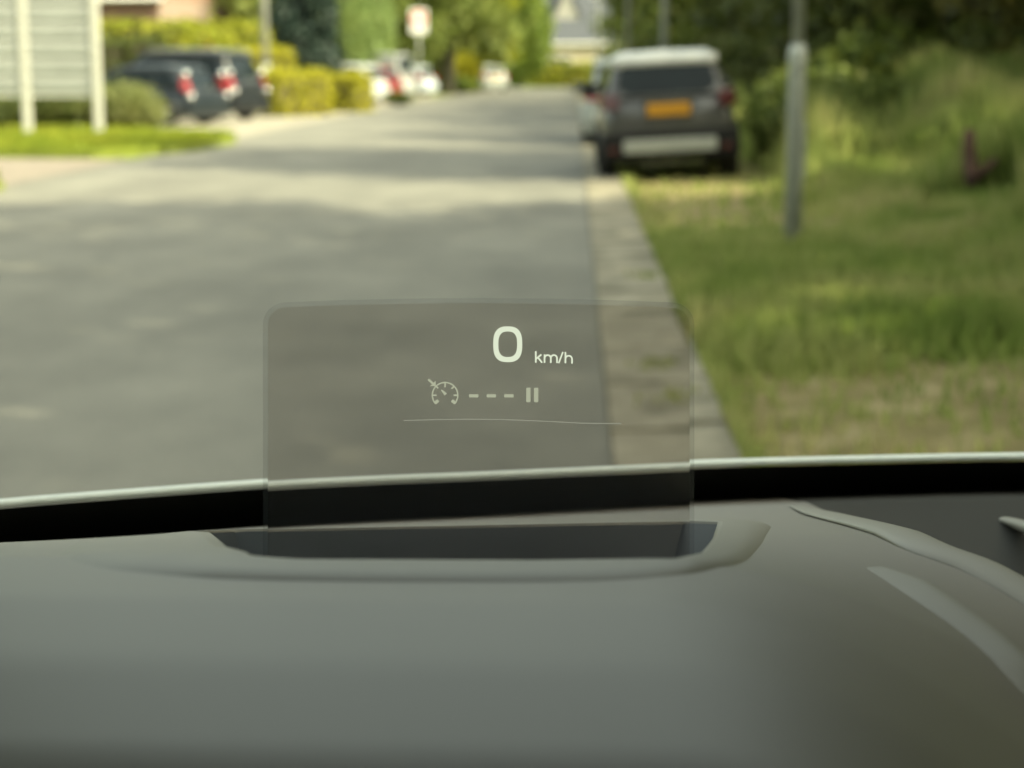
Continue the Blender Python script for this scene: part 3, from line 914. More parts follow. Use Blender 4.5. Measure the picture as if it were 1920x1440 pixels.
# ------------------------------------------------------------------ houses
M_BRICK = None
def brick_material():
    m, t, p = nodes_of('red_brick')
    tc = t.nodes.new('ShaderNodeTexCoord')
    b = t.nodes.new('ShaderNodeTexBrick')
    b.inputs['Scale'].default_value = 4
    b.inputs['Color1'].default_value = (0.20, 0.10, 0.065, 1)
    b.inputs['Color2'].default_value = (0.16, 0.085, 0.055, 1)
    b.inputs['Mortar'].default_value = (0.22, 0.19, 0.16, 1)
    mp = t.nodes.new('ShaderNodeMapping'); mp.inputs['Rotation'].default_value = (R(90), 0, 0)
    t.links.new(tc.outputs['Object'], mp.inputs['Vector'])
    t.links.new(mp.outputs[0], b.inputs['Vector'])
    t.links.new(b.outputs['Color'], p.inputs['Base Color'])
    p.inputs['Roughness'].default_value = 0.9
    return m
M_BRICK = brick_material()
M_CREAM = mat('cream_render', (0.33, 0.29, 0.21), 0.85, var=0.06)
M_TILE_G = mat('grey_roof_tiles', (0.075, 0.08, 0.092), 0.9, var=0.15, scale=5, spec=0.05)
M_TILE_B = mat('brown_roof_tiles', (0.12, 0.075, 0.055), 0.8, var=0.2, scale=5)
M_WHITEW = mat('white_woodwork', (0.76, 0.75, 0.70), 0.6)
M_HGLASS = glass_dark('house_glass', (0.02, 0.025, 0.028))

def house(name, x, y, rz, w_, d_, eave, ridge, wall, roof, label, wins, gable=None):
    """front wall faces -y of the house; roof ridge runs along its x"""
    root = empty(name, (x, y, 0), (0, 0, rz)); tag(root, label, 'house')
    MB().box((-w_ / 2, 0, -0.1), (w_ / 2, d_, eave)).build('wall', wall, root)
    mb = MB()
    o = 0.35
    prof = [(-o, eave - 0.12), (d_ / 2, ridge), (d_ + o, eave - 0.12), (d_ + o, eave - 0.3), (d_ / 2, ridge - 0.2), (-o, eave - 0.3)]
    mb.prism([(-w_ / 2 - o, yy, zz + 0.14) for yy, zz in prof], (w_ + 2 * o, 0, 0))
    rf = mb.build('roof', roof, root)
    for s in (-1, 1):
        MB().prism([(s * (w_ / 2 - 0.15), 0.02, eave - 0.01), (s * (w_ / 2 - 0.15), d_ - 0.02, eave - 0.01), (s * (w_ / 2 - 0.15), d_ / 2, ridge - 0.25)], (0.12 * s, 0, 0)).build('gable_wall', wall, root)
    MB().box((w_ * 0.2, d_ / 2 - 0.4, ridge - 0.6), (w_ * 0.2 + 0.8, d_ / 2 + 0.4, ridge + 0.9)).build('chimney', M_BRICK, rf)
    MB().tube([(-w_ / 2 - o, -o - 0.06, eave + 0.0), (w_ / 2 + o, -o - 0.06, eave + 0.0)], 0.09, 8).build('eaves_gutter', M_WHITEW, root)
    for (x0, z0, x1, z1) in wins:
        fr = MB(); fr.box((x0, -0.05, z0), (x1, 0.02, z1)); f = fr.build('window', M_WHITEW, root)
        MB().box((x0 + 0.08, -0.058, z0 + 0.08), ((x0 + x1) / 2 - 0.04, -0.03, z1 - 0.08)).build('pane', M_HGLASS, f)
        MB().box(((x0 + x1) / 2 + 0.04, -0.058, z0 + 0.08), (x1 - 0.08, -0.03, z1 - 0.08)).build('pane', M_HGLASS, f)
    if gable:
        gx, gw, gz0, gz1, gy = gable
        dm = MB(); dm.prism([(gx - gw / 2, gy, gz0), (gx + gw / 2, gy, gz0), (gx, gy, gz1)], (0, 2.6, 0)); dmo = dm.build('dormer', mat('pale_boards', (0.26, 0.25, 0.23), 0.8), root)
        MB().prism([(gx - gw / 2 - 0.2, gy - 0.15, gz0 - 0.1), (gx, gy - 0.15, gz1 + 0.18), (gx, gy - 0.15, gz1 + 0.02), (gx - gw / 2, gy - 0.15, gz0 - 0.1)], (0, 2.8, 0)).build('dormer_roof', roof, dmo)
        MB().prism([(gx + gw / 2 + 0.2, gy - 0.15, gz0 - 0.1), (gx, gy - 0.15, gz1 + 0.18), (gx, gy - 0.15, gz1 + 0.02), (gx + gw / 2, gy - 0.15, gz0 - 0.1)], (0, 2.8, 0)).build('dormer_roof', roof, dmo)
    return root
house('house', -1.2, 158, 0, 13, 9, 3.55, 9.2, M_CREAM, M_TILE_G, 'cream house with a steep grey roof at the end of the road', [(-4.5, 1.0, -3.0, 2.6), (-1.0, 0.9, 1.0, 2.5), (3.0, 1.0, 4.6, 2.6)], gable=(0.6, 2.8, 5.5, 8.6, 1.5))
house('brick_house', -21.5, 74, R(-12), 9, 8, 4.2, 8.0, M_BRICK, M_TILE_B, 'red brick house with a white gutter behind the tall hedge', [(-2.2, 1.2, -0.2, 3.2), (1.2, 1.2, 3.0, 3.2)])

# ------------------------------------------------------------------ road sign
rs = empty('road_sign', ((788 - 1074) / FPX * 74, 74, 0)); tag(rs, 'tall white zone sign with a red ring on a thin post by the parked cars', 'road sign')
MB().tube([(0, 0.06, -0.2), (0, 0.06, 3.95)], 0.035, 10).build('post', M_GALV, rs, smooth=True)
M_SIGNW = mat('sign_white', (0.72, 0.70, 0.67), 0.4)
M_SIGNR = mat('sign_red', (0.55, 0.03, 0.035), 0.4)
cz = CAMH + (130 - 43) / FPX * 74
pl = MB().box((-0.36, -0.01, cz - 0.5), (0.36, 0.02, cz + 0.5), bevel=0.01).build('plate', M_SIGNW, rs)
mb = MB(); mb.lathe([(0.23, 0), (0.32, 0), (0.32, 0.012), (0.23, 0.012), (0.23, 0)], Matrix.Translation((0, -0.012, cz + 0.12)) @ Matrix.Rotation(R(90), 4, 'X'), 32, False)
mb.build('red_ring', M_SIGNR, pl)

# ------------------------------------------------------------------ stump in the grass at the right
sp = on_z(1812, 338, 0.55)
sx_, sy_ = 3.72, 16.6
st0 = empty('broken_stump', (sx_, sy_, gz(sx_, sy_) + 0.1), (0, 0, 0)); tag(st0, 'dark broken tree stump sticking out of the grass bank', 'stump')
mb = MB()
mb.tube([(0, 0, -0.3), (0.01, 0, 0.16), (-0.02, 0, 0.38), (-0.03, 0.01, 0.58)], [0.075, 0.07, 0.065, 0.05], 9)
M_ROT = mat('rotten_wood', (0.075, 0.038, 0.026), 0.95, var=0.4, scale=9)
mb.build('stem', M_ROT, st0, smooth=True)
mb = MB(); mb.tube([(0.03, 0, 0.10), (0.14, -0.02, 0.22), (0.23, -0.02, 0.30)], [0.05, 0.045, 0.03], 8)
mb.build('side_branch', M_ROT, st0, smooth=True)

# ------------------------------------------------------------------ wood at the right
WG = 'trees of the wood along the verge'
kinds = [L_DARK, L_MID, L_BROWN, L_DARK]
desc = ['dense dark green', 'mid green', 'olive brown', 'deep green']
spots = [
    # x, y, height, spread, leaf, label
    (6.6, 24.5, 9.0, 2.9, 2, 'olive brown tree closest to the broken stump'),
    (8.8, 30.5, 10.5, 3.4, 1, 'mid green tree behind the near lamp post'),
    (5.6, 33.5, 8.5, 2.6, 0, 'dense dark tree right of the white roofed crossover'),
    (9.8, 37.0, 11.0, 3.6, 2, 'olive brown tree behind the grass bank'),
    (6.4, 42.5, 10.0, 3.2, 0, 'dark tree rising over the crossover roof on its right'),
    (11.5, 44.0, 12.0, 4.2, 0, 'dark tree deep in the wood at the picture edge'),
    (5.9, 51.5, 10.5, 3.5, 0, 'dark tree standing between the second and third lamp posts'),
    (9.8, 54.0, 11.0, 4.0, 1, 'mid green tree deep in the wood behind the crossover'),
    (5.4, 62.0, 10.5, 3.5, 1, 'mid green tree just past the third lamp post'),
    (8.6, 66.0, 12.0, 4.2, 0, 'dark tree deep in the wood past the third lamp post'),
    (5.6, 74.0, 11.0, 3.8, 0, 'dark roadside tree half way to the road end'),
    (5.2, 86.0, 11.0, 3.9, 1, 'green roadside tree before the farthest lamp post'),
    (5.0, 99.0, 11.5, 3.9, 0, 'dark roadside tree near the farthest lamp post'),
    (5.8, 112.0, 12.0, 4.2, 0, 'last dark tree of the wood at the road end'),
    (4.8, 124.0, 10.0, 3.4, 1, 'green tree at the corner of the road end'),
]
for i, (x, y, h, s, k, lab) in enumerate(spots):
    tree('forest_tree', x, y, h, s, kinds[k], lab, group=WG, seed=200 + i, n=7500 if y < 60 else 5500, size=0.17 if y < 45 else 0.22, low=0.1, nblob=12, trunk_r=0.16)
# trees outside the frame whose shade falls across the road
for i, (x, y, h, s) in enumerate([(9.4, -18, 15, 3.4), (9.8, -12.2, 16, 3.5), (9.2, -6.4, 15.5, 3.3), (10.0, -0.8, 16.5, 3.5), (9.4, 3.6, 15.5, 3.1), (9.6, 6.9, 15, 2.7), (9.4, 10.2, 14, 2.5), (9.2, 13.4, 8.0, 2.7), (9.2, 22.2, 15.5, 3.1), (9.0, 18.9, 14.0, 2.7), (14.5, -14, 18, 3.8), (15, -5, 18.5, 3.9), (14.6, 1.6, 17.5, 3.6), (15.4, 12.0, 10.5, 3.4)]):
    tree('forest_tree', x, y, h, s, kinds[i % 4], 'tree of the same wood standing beside and behind the car', group=WG, seed=300 + i, n=4100, size=0.21, low=0.16, nblob=14, trunk_r=0.18)
for i, (x, y, h, s) in enumerate([(-11.5, -7, 12, 4.2), (-12.5, -20, 12, 4.4), (-10.5, -34, 12, 4.4), (-3.5, -52, 11, 5.0), (5.5, -46, 12, 5.0), (-19, 3, 11, 4.2), (-22, -12, 12, 4.5)]):  # unseen trees added for parked car windows to reflect and to dim skylight
    tree('street_tree', x, y, h, s, [L_MID, L_DARK][i % 2], 'unseen roadside tree added behind the car to show in window reflections', group='unseen trees added behind the car', seed=340 + i, n=4500, size=0.28, low=0.12, nblob=12, trunk_r=0.22)
# undergrowth along the foot of the wood
UG = 'shrubs at the foot of the wood'
us = [(3.2, 24.0, 1.6, 0.9, L_LIGHT, 'pale tall weeds just right of the crossover'), (4.2, 24.6, 1.9, 1.0, L_LIGHT, 'green tall weeds on the bank behind the lamp post'), (3.9, 28.5, 2.2, 1.3, L_LIGHT, 'light nettle clump right of the crossover'), (8.0, 22.0, 2.4, 1.4, L_BROWN, 'olive shrub at the picture edge behind the broken stump'), (5.4, 31.0, 2.6, 1.6, L_MID, 'mid green shrub between the lamp post and the crossover'),
      (7.6, 29.0, 2.8, 1.7, L_DARK, 'dark shrub behind the near lamp post'), (7.6, 25.5, 3.0, 2.2, L_DARK, 'dark shrub at the picture edge under the olive tree'), (3.7, 38.0, 2.4, 1.9, L_DARK, 'dark shrub behind the bonnet of the crossover'),
      (3.9, 47.0, 2.8, 2.2, L_DARK, 'dark shrub below the tree between the lamp posts'), (3.9, 58.0, 3.0, 2.6, L_MID, 'mid green shrub past the third lamp post'), (3.6, 70.0, 3.2, 2.8, L_DARK, 'dark roadside shrub half way along the wood'),
      (3.4, 82.0, 3.2, 2.8, L_DARK, 'dark shrub under the green roadside tree'), (3.2, 95.0, 3.4, 3.0, L_MID, 'green shrub before the farthest lamp post'), (3.4, 108.0, 3.6, 3.0, L_DARK, 'last dark shrub at the road end'),
      (8.4, 31.5, 3.2, 2.4, L_BROWN, 'olive shrub deep under the trees'), (9.6, 28.5, 3.2, 2.4, L_DARK, 'dark shrub deep under the trees at the picture edge')]
for i, (x, y, w_, h, lf, lab) in enumerate(us):
    shrub('wood_shrub', x, y, w_, w_ * 0.9, h, L_WEED if lf is L_LIGHT else lf, lab, group=UG, seed=400 + i, n=3200, size=0.09 if y < 40 else 0.15)

# far belt of trees closing the view
rf_ = np.random.default_rng(77)
bl = []
for k in range(70):
    x = -110 + 220 * k / 69
    bl.append((x, 185 + 8 * rf_.random(), 5 + 2 * rf_.random(), 4.5, 4, 6 + 2 * rf_.random()))
for k in range(16):
    bl.append((-32 - 4 * rf_.random(), 40 + k * 9, 4.5, 5, 5, 5.5))
for k in range(16):
    bl.append((22 + 4 * rf_.random(), 10 + k * 10, 5.5, 5, 6, 6.5))
P = blob_points(bl, 60000, rf_, 0.5); P[:, 2] = np.maximum(P[:, 2], 0.1)
V, F = leaf_quads(P, 0.42, rf_)
tag(link('far_woods', np_mesh('far_woods', V, F), L_MID), kind='stuff')

# ------------------------------------------------------------------ our own car
car = empty('car', (0, 0, 0))
tag(car, 'car seen from its driving seat, grey dashboard with a clear head-up display', 'car')
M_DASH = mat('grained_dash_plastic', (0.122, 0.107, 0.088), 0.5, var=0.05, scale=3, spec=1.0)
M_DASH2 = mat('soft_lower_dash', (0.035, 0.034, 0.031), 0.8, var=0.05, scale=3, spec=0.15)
M_TRIMG = mat('grey_trim', (0.17, 0.16, 0.135), 0.5, var=0.04, spec=0.8)
M_BEZEL = mat('bezel_plastic', (0.125, 0.113, 0.088), 0.5, spec=1.0, var=0.04)
M_SLOT = mat('glossy_slot', (0.085, 0.098, 0.115), 0.3, spec=0.8)  # blue-grey base colour paints in the sky mirrored by the slot floor
M_FRIT = mat('black_frit', (0.014, 0.015, 0.014), 0.4, spec=0.12)
M_TRIMB = mat('pale_edge_strip', (0.62, 0.68, 0.66), 0.35)
M_OWN = paint('own_paint', (0.25, 0.25, 0.26))
M_LINING = mat('grey_lining', (0.25, 0.24, 0.22), 0.9)

def zc(*a): return None
# --- windscreen: edge line of the glass as it runs across the view
EDGE = [(-500, 985), (-200, 962), (0, 941), (200, 925), (490, 904), (700, 893), (900, 885), (1310, 867), (1600, 859), (1920, 853), (2300, 851), (2700, 858)]
ZB = CAMH - 0.268
edge_pts = [on_z(px, py, ZB) for px, py in EDGE]
RAKE = R(32)
def ws(p, t):
    """point t metres up the glass from the edge line (negative: below)"""
    return Vector((p.x * (1 - 0.10 * max(t, 0)), p.y - t * math.cos(RAKE), p.z + t * math.sin(RAKE)))
def strip(name, t0, t1, m, parent, off=0.0, nseg=6, solid=0.0):
    Vs, Fs = [], []
    N = len(fine)
    for j in range(nseg + 1):
        t = t0 + (t1 - t0) * j / nseg
        for p in fine:
            q = ws(p, t) + Vector((0, -math.sin(RAKE), -math.cos(RAKE))) * off
            Vs.append(q)
    for j in range(nseg):
        for i in range(N - 1):
            Fs.append((j * N + i, j * N + i + 1, (j + 1) * N + i + 1, (j + 1) * N + i))
    o = link(name, np_mesh(name, np.array([tuple(v) for v in Vs]), Fs), m, parent, smooth=True)
    if solid:
        md = o.modifiers.new('thick', 'SOLIDIFY'); md.thickness = solid; md.offset = 0
    return o
def spline(pts, n):
    P = np.array([tuple(p) for p in pts]); out = []
    for i in range(len(P) - 1):
        p0 = P[max(i - 1, 0)]; p1 = P[i]; p2 = P[i + 1]; p3 = P[min(i + 2, len(P) - 1)]
        for k in range(n):
            t = k / n
            out.append(0.5 * ((2 * p1) + (-p0 + p2) * t + (2 * p0 - 5 * p1 + 4 * p2 - p3) * t * t + (-p0 + 3 * p1 - 3 * p2 + p3) * t ** 3))
    out.append(P[-1])
    return [Vector(tuple(q)) for q in out]
fine = spline(edge_pts, 5)
wm = bpy.data.materials.new('windscreen_glass'); wm.use_nodes = True
t = wm.node_tree; t.nodes.clear()
o_ = t.nodes.new('ShaderNodeOutputMaterial'); tb = t.nodes.new('ShaderNodeBsdfTransparent'); tb.inputs[0].default_value = (0.925, 0.95, 0.905, 1)
t.links.new(tb.outputs[0], o_.inputs['Surface'])
wsc = strip('windscreen', -0.13, 0.76, wm, car, nseg=14)
strip('frit_band', -0.13, -0.004, M_FRIT, wsc, off=0.003, nseg=3)
# thin pale strip along the top of the black band
mb = MB()
mb.tube([ws(p, 0.0) + Vector((0, -0.004, 0.0)) for p in fine], 0.0028, 8)
mb.build('edge_strip', M_TRIMB, wsc, smooth=True)

# --- dashboard: a height field that falls away behind the instrument hood
def hood_edge_x(y):
    ys_ = np.array([p.y for p in HOOD_R]); xs_ = np.array([p.x for p in HOOD_R])
    o = np.argsort(ys_)
    return np.interp(y, ys_[o], xs_[o])
END_P = [ws(p, -0.098 + 0.020 * min(1, max(0, (p.x + 0.32) / 0.6))) for p in fine]
END_X = np.array([p.x for p in END_P]); END_Y = np.array([p.y for p in END_P]); END_Z_ = np.array([p.z - CAMH for p in END_P])
def hood_z(x, y):
    d = np.asarray(y, dtype=float)
    x = np.asarray(x, dtype=float)
    ey = np.interp(x, END_X, END_Y)
    f = np.clip((d - 0.58) / (ey - 0.58), 0, 1.3)
    END_Z = np.interp(x, END_X, END_Z_)
    far = -0.1663 + (END_Z + 0.1663) * f
    z = np.where(d < 0.58, np.interp(d, [0.23, 0.325, 0.387, 0.448, 0.51, 0.58], [-0.264, -0.182, -0.160, -0.157, -0.159, -0.1663]), far)
    s_ = np.clip((0.78 - d) / 0.40, 0, 1)
    z = z - 4.6 * np.clip(x - 0.025, 0, 0.3) ** 2 * s_ * s_ * (3 - 2 * s_)
    return CAMH + z
def on_hood(px, py, dz=0.0):
    v = ray(px, py)
    best = None
    for k in range(1200):
        d = 0.32 + k * 0.0008
        p = EYE + v * (d / v.y)
        if p.z <= float(hood_z(p.x, p.y)) + dz:
            return p
    return EYE + v * (1.1 / v.y)
RIM = [(1440, 940), (1490, 950), (1545, 966), (1620, 985), (1720, 1022), (1835, 1068), (1935, 1125), (2080, 1230), (2200, 1340)]
HOOD_R = spline([on_hood(px + 4, py - 3) for px, py in RIM], 6)
dx_ = np.linspace(-0.72, 0.95, 330); dy_ = np.concatenate([np.linspace(0.235, 0.50, 30), np.linspace(0.507, 1.235, 140)])
DX, DY = np.meshgrid(dx_, dy_)
EY_ = np.interp(DX, END_X, END_Y) - 0.002
DY = np.where(DY > 0.58, 0.58 + (DY - 0.58) / (1.235 - 0.58) * (EY_ - 0.58), DY)
DZ = hood_z(DX, DY)
EX = hood_edge_x(DY)
drop = sstep(0.0, 0.05, DX - EX) * 0.055 * np.clip((1.14 - DY) / 0.25, 0, 1)
DZ = DZ - drop
# pocket in the hood for the display
POCK = [(392, 1006), (425, 1036), (470, 1054), (560, 1060), (1000, 1062), (1270, 1060), (1315, 1048), (1336, 1020)]
pock = [on_hood(px, py) for px, py in POCK]
FAR = 0.875
for px in (1340, 1280, 1150, 1000, 850, 700, 550, 440, 376):
    v = ray(px, 985)
    xx = v.x / v.y * FAR
    yy = FAR - (0.02 if px in (1340, 376) else 0)
    pock.append(Vector((xx, yy, float(hood_z(xx, yy)))))
pp = [(p.x, p.y) for p in pock]
inside = in_poly(DX, DY, pp)
V = np.stack([DX.ravel(), DY.ravel(), DZ.ravel()], 1)
ny, nx = DX.shape
I = np.arange(ny * nx).reshape(ny, nx)
Fq = np.stack([I[:-1, :-1].ravel(), I[:-1, 1:].ravel(), I[1:, 1:].ravel(), I[1:, :-1].ravel()], 1)
ins = inside.ravel()
Fk = ~(ins[Fq].any(1))
dash = link('dashboard', np_mesh('dashboard', V, Fq[Fk]), M_DASH, car, smooth=True)
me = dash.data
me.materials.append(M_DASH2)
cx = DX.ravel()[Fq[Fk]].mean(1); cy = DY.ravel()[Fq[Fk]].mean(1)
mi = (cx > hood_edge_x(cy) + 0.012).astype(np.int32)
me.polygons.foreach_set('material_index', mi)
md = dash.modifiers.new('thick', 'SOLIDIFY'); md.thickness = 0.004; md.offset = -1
# pocket: well with a glossy floor
mb = MB()
rim = [Vector((p.x, p.y, p.z + 0.001)) for p in pock]
c = sum(rim, Vector()) / len(rim)
low_ = [Vector((c.x + (p.x - c.x) * 0.95, c.y + (p.y - c.y) * 0.90, p.z - 0.018)) for p in rim]
a_ = [mb.bm.verts.new(p) for p in rim]; b_ = [mb.bm.verts.new(p) for p in low_]
for k in range(len(rim)):
    mb.bm.faces.new((a_[k], a_[(k + 1) % len(rim)], b_[(k + 1) % len(rim)], b_[k]))
mb.bm.faces.new(b_)
bmesh.ops.solidify(mb.bm, geom=mb.bm.faces[:], thickness=0.002)
well = mb.build('display_well', M_SLOT, dash)
# lens-shaped bezel round the pocket
OUT = [(1440, 1010), (1405, 1048), (1330, 1076), (1180, 1084), (950, 1085), (700, 1084), (480, 1082), (300, 1074), (150, 1064), (60, 1052)]
outp = [on_hood(px, py, 0.002) for px, py in OUT]
for px, yy in ((120, 0.78), (230, 0.85), (340, 0.895), (480, 0.92), (700, 0.935), (950, 0.94), (1200, 0.94), (1340, 0.93), (1425, 0.905), (1458, 0.85)):
    v = ray(px, 985)
    xx = v.x / v.y * yy
    outp.append(Vector((xx, yy, float(hood_z(xx, yy)))))
bmz = bmesh.new()
def ring_pts(src, n):
    q = spline(src + [src[0]], 8)
    q = q[:-1]
    L_ = [0]
    for a, b in zip(q, q[1:] + [q[0]]): L_.append(L_[-1] + (b - a).length)
    return q
cen = c
def by_angle(pts, n=640):
    src_ = list(pts) + [pts[0]]
    q = [a.lerp(b, k / 40) for a, b in zip(src_, src_[1:]) for k in range(40)]
    ang = np.array([math.atan2((p.y - cen.y) * 2.2, p.x - cen.x) for p in q])
    o = np.argsort(ang)
    A = ang[o]; X = np.array([p.x for p in q])[o]; Y = np.array([p.y for p in q])[o]
    T = np.linspace(-math.pi, math.pi, n, endpoint=False)
    xi = np.interp(T, A, X, period=2 * math.pi); yi = np.interp(T, A, Y, period=2 * math.pi)
    return list(zip(xi, yi))
def soften(q, k=4):
    n_ = len(q)
    return [(sum(q[(i + j) % n_][0] for j in range(-k, k + 1)) / (2 * k + 1), sum(q[(i + j) % n_][1] for j in range(-k, k + 1)) / (2 * k + 1)) for i in range(n_)]
ro, ri = soften(by_angle(outp), 8), by_angle(pock)
rings = []
for f, dz in ((0.0, 0), (0.15, 0), (0.5, 0), (0.9, 0), (1.0, 0), (1.0, 0)):
    rings.append([(xo * (1 - f) + xi * f, yo * (1 - f) + yi * f) for (xo, yo), (xi, yi) in zip(ro, ri)])
vv = []
for (r_, dz) in zip(rings, (-0.002, 0.0010, 0.0018, 0.0024, 0.0022, -0.012)):
    vv.append([bmz.verts.new((x, y, float(hood_z(x, y)) + dz)) for x, y in r_])
for r0, r1 in zip(vv, vv[1:]):
    n_ = len(r0)
    for k in range(n_):
        bmz.faces.new((r0[k], r0[(k + 1) % n_], r1[(k + 1) % n_], r1[k]))
bmesh.ops.recalc_face_normals(bmz, faces=bmz.faces)
me = bpy.data.meshes.new('display_bezel'); bmz.to_mesh(me); bmz.free()
link('display_bezel', me, M_BEZEL, dash, smooth=True)

# ribs running along the hood's edge
def rib(name, pts, wid, hgt, m):
    pts = spline(pts, 6)
    if name != 'vent_trim':
        pts = [Vector((p.x, p.y, float(hood_z(p.x, p.y)) + 0.0006)) for p in pts]
    mb = MB()
    rings = []
    for i, p in enumerate(pts):
        a = pts[max(0, i - 1)]; b = pts[min(len(pts) - 1, i + 1)]
        tt = (b - a).normalized()
        u = tt.cross(Vector((0, 0, 1))).normalized()
        e = min(1.0, 0.3 + i / 8)
        rings.append([p + u * (math.cos(q) * wid * 0.5 * e) + Vector((0, 0, 1)) * (math.sin(q) * hgt * min(1.0, 0.1 + i / 16)) for q in [2 * math.pi * k / 12 for k in range(12)]])
    mb.loft(rings)
    return mb.build(name, m, car, smooth=True)
rib('hood_rim', [on_hood(px, py, 0.0) for px, py in RIM[1:]], 0.022, 0.0024, M_TRIMG)
rib('hood_rib', [on_hood(px, py, 0.001) for px, py in [(1640, 1062), (1690, 1092), (1740, 1126), (1820, 1185), (1900, 1262), (1990, 1360), (2060, 1440)]], 0.022, 0.0018, M_TRIMG)
rib('vent_trim', [on_hood(px, py, -0.012) for px, py in [(1850, 965), (1890, 976), (1940, 994), (2050, 1035)]], 0.012, 0.005, M_TRIMG)

# --- combiner glass of the head-up display
G0 = at(895, 720, HUD_D)
view = (EYE - G0).normalized()
GN = (view + Vector((0, 0, -0.14))).normalized()      # leans a little towards the driver at the top
GU = Vector((0, 0, 1)).cross(GN).normalized()           # to the right in the picture
if GU.x < 0: GU = -GU
GV = GN.cross(GU)
if GV.z < 0: GV = -GV
def on_glass(px, py, off=0.0):
    v = ray(px, py)
    p0 = G0 + GN * off
    s = (p0 - EYE).dot(GN) / v.dot(GN)
    return EYE + v * s
gm = bpy.data.materials.new('tinted_combiner'); gm.use_nodes = True
t = gm.node_tree; t.nodes.clear()
o_ = t.nodes.new('ShaderNodeOutputMaterial')
tr = t.nodes.new('ShaderNodeBsdfRefraction'); tr.inputs['Color'].default_value = (0.875, 0.86, 0.85, 1)
tr.inputs['IOR'].default_value = 1.45; tr.inputs['Roughness'].default_value = 0.0
gl = t.nodes.new('ShaderNodeBsdfGlossy'); gl.inputs['Roughness'].default_value = 0.3; gl.inputs['Color'].default_value = (0.9, 0.9, 0.9, 1)
mx = t.nodes.new('ShaderNodeMixShader'); mx.inputs[0].default_value = 0.05
t.links.new(tr.outputs[0], mx.inputs[1]); t.links.new(gl.outputs[0], mx.inputs[2]); t.links.new(mx.outputs[0], o_.inputs['Surface'])
em = bpy.data.materials.new('combiner_edge'); em.use_nodes = True
t = em.node_tree; t.nodes.clear()
o_ = t.nodes.new('ShaderNodeOutputMaterial')
tr = t.nodes.new('ShaderNodeBsdfTransparent'); tr.inputs[0].default_value = (0.85, 0.855, 0.86, 1)
gl = t.nodes.new('ShaderNodeBsdfDiffuse'); gl.inputs['Color'].default_value = (0.30, 0.32, 0.33, 1)
mx = t.nodes.new('ShaderNodeMixShader'); mx.inputs[0].default_value = 0.07
t.links.new(tr.outputs[0], mx.inputs[1]); t.links.new(gl.outputs[0], mx.inputs[2]); t.links.new(mx.outputs[0], o_.inputs['Surface'])
def rounded(x0, y0, x1, y1, r, n=8, bow=0.0):
    pts = [(x0, y1), (x0, y0 + r)]
    for k in range(1, n + 1):
        a = math.pi + (math.pi / 2) * k / n
        pts.append((x0 + r + r * math.cos(a), y0 + r + r * math.sin(a)))
    m_ = 8
    for k in range(1, m_):
        f = k / m_
        pts.append((x0 + r + (x1 - x0 - 2 * r) * f, y0 - bow * 4 * f * (1 - f)))
    for k in range(0, n + 1):
        a = -math.pi / 2 + (math.pi / 2) * k / n
        pts.append((x1 - r + r * math.cos(a), y0 + r + r * math.sin(a)))
    pts.append((x1, y1))
    return pts
inner = rounded(502, 576, 1293, 1130, 34, bow=8)
outer = rounded(493, 567, 1302, 1130, 42, bow=8)
mb = MB()
def wedge(py): return 0.0025 + 0.0085 * (1130 - py) / FPX * HUD_D       # the plate is a little thicker at the top
mb.bm.faces.new([mb.bm.verts.new(on_glass(px, py)) for px, py in inner])
mb.bm.faces.new([mb.bm.verts.new(on_glass(px, py, -wedge(py))) for px, py in reversed(inner)])
hud_me = bpy.data.meshes.new('head_up_display'); mb.bm.normal_update()
f0, f1 = mb.bm.faces[:] if False else list(mb.bm.faces)
if f0.normal.dot(GN) < 0: f0.normal_flip()
if f1.normal.dot(GN) > 0: f1.normal_flip()
mb.bm.to_mesh(hud_me); mb.bm.free()
hud = link('head_up_display', hud_me, gm, car)
mb = MB()
A_ = [mb.bm.verts.new(on_glass(px, py)) for px, py in inner]
Bv = [mb.bm.verts.new(on_glass(px, py, -0.0028)) for px, py in outer]
for k in range(len(A_) - 1):
    mb.bm.faces.new((A_[k], A_[k + 1], Bv[k + 1], Bv[k]))
mb.build('glass_edge', em, hud, smooth=True)

# --- what the display shows
EXPF = 2 ** -S.view_settings.exposure
E_BRIGHT = emit_mat('display_light', (0.72, 0.80, 0.76), 1.0 * EXPF)
E_DIM = emit_mat('display_light_dim', (0.41, 0.44, 0.39), 1.0 * EXPF)
E_FAINT = emit_mat('display_light_faint', (0.30, 0.31, 0.30), 1.0 * EXPF)
OFF = 0.0015
def flat(name, polys, m):
    mb = MB()
    for poly in polys:
        mb.bm.faces.new([mb.bm.verts.new(on_glass(px, py, OFF)) for px, py in poly])
    return mb.build(name, m, hud)
def ring(cx, cy, rx, ry, th, a0, a1, n, pw=2.0):
    out = []
    def pt(a, rx, ry):
        c, s = math.cos(a), math.sin(a)
        return (cx + rx * math.copysign(abs(c) ** (2 / pw), c), cy - ry * math.copysign(abs(s) ** (2 / pw), s))
    for k in range(n):
        a, b = a0 + (a1 - a0) * k / n, a0 + (a1 - a0) * (k + 1) / n
        out.append([pt(a, rx, ry), pt(b, rx, ry), pt(b, rx - th, ry - th), pt(a, rx - th, ry - th)])
    return out
def bar(x0, y0, x1, y1, w_):
    dx, dy = x1 - x0, y1 - y0
    l = math.hypot(dx, dy); nx_, ny_ = -dy / l * w_ / 2, dx / l * w_ / 2
    return [(x0 + nx_, y0 + ny_), (x1 + nx_, y1 + ny_), (x1 - nx_, y1 - ny_), (x0 - nx_, y0 - ny_)]
flat('speed_digit', ring(952, 645.5, 27.2, 33.5, 9.6, 0, 2 * math.pi, 64, 2.7), E_BRIGHT)
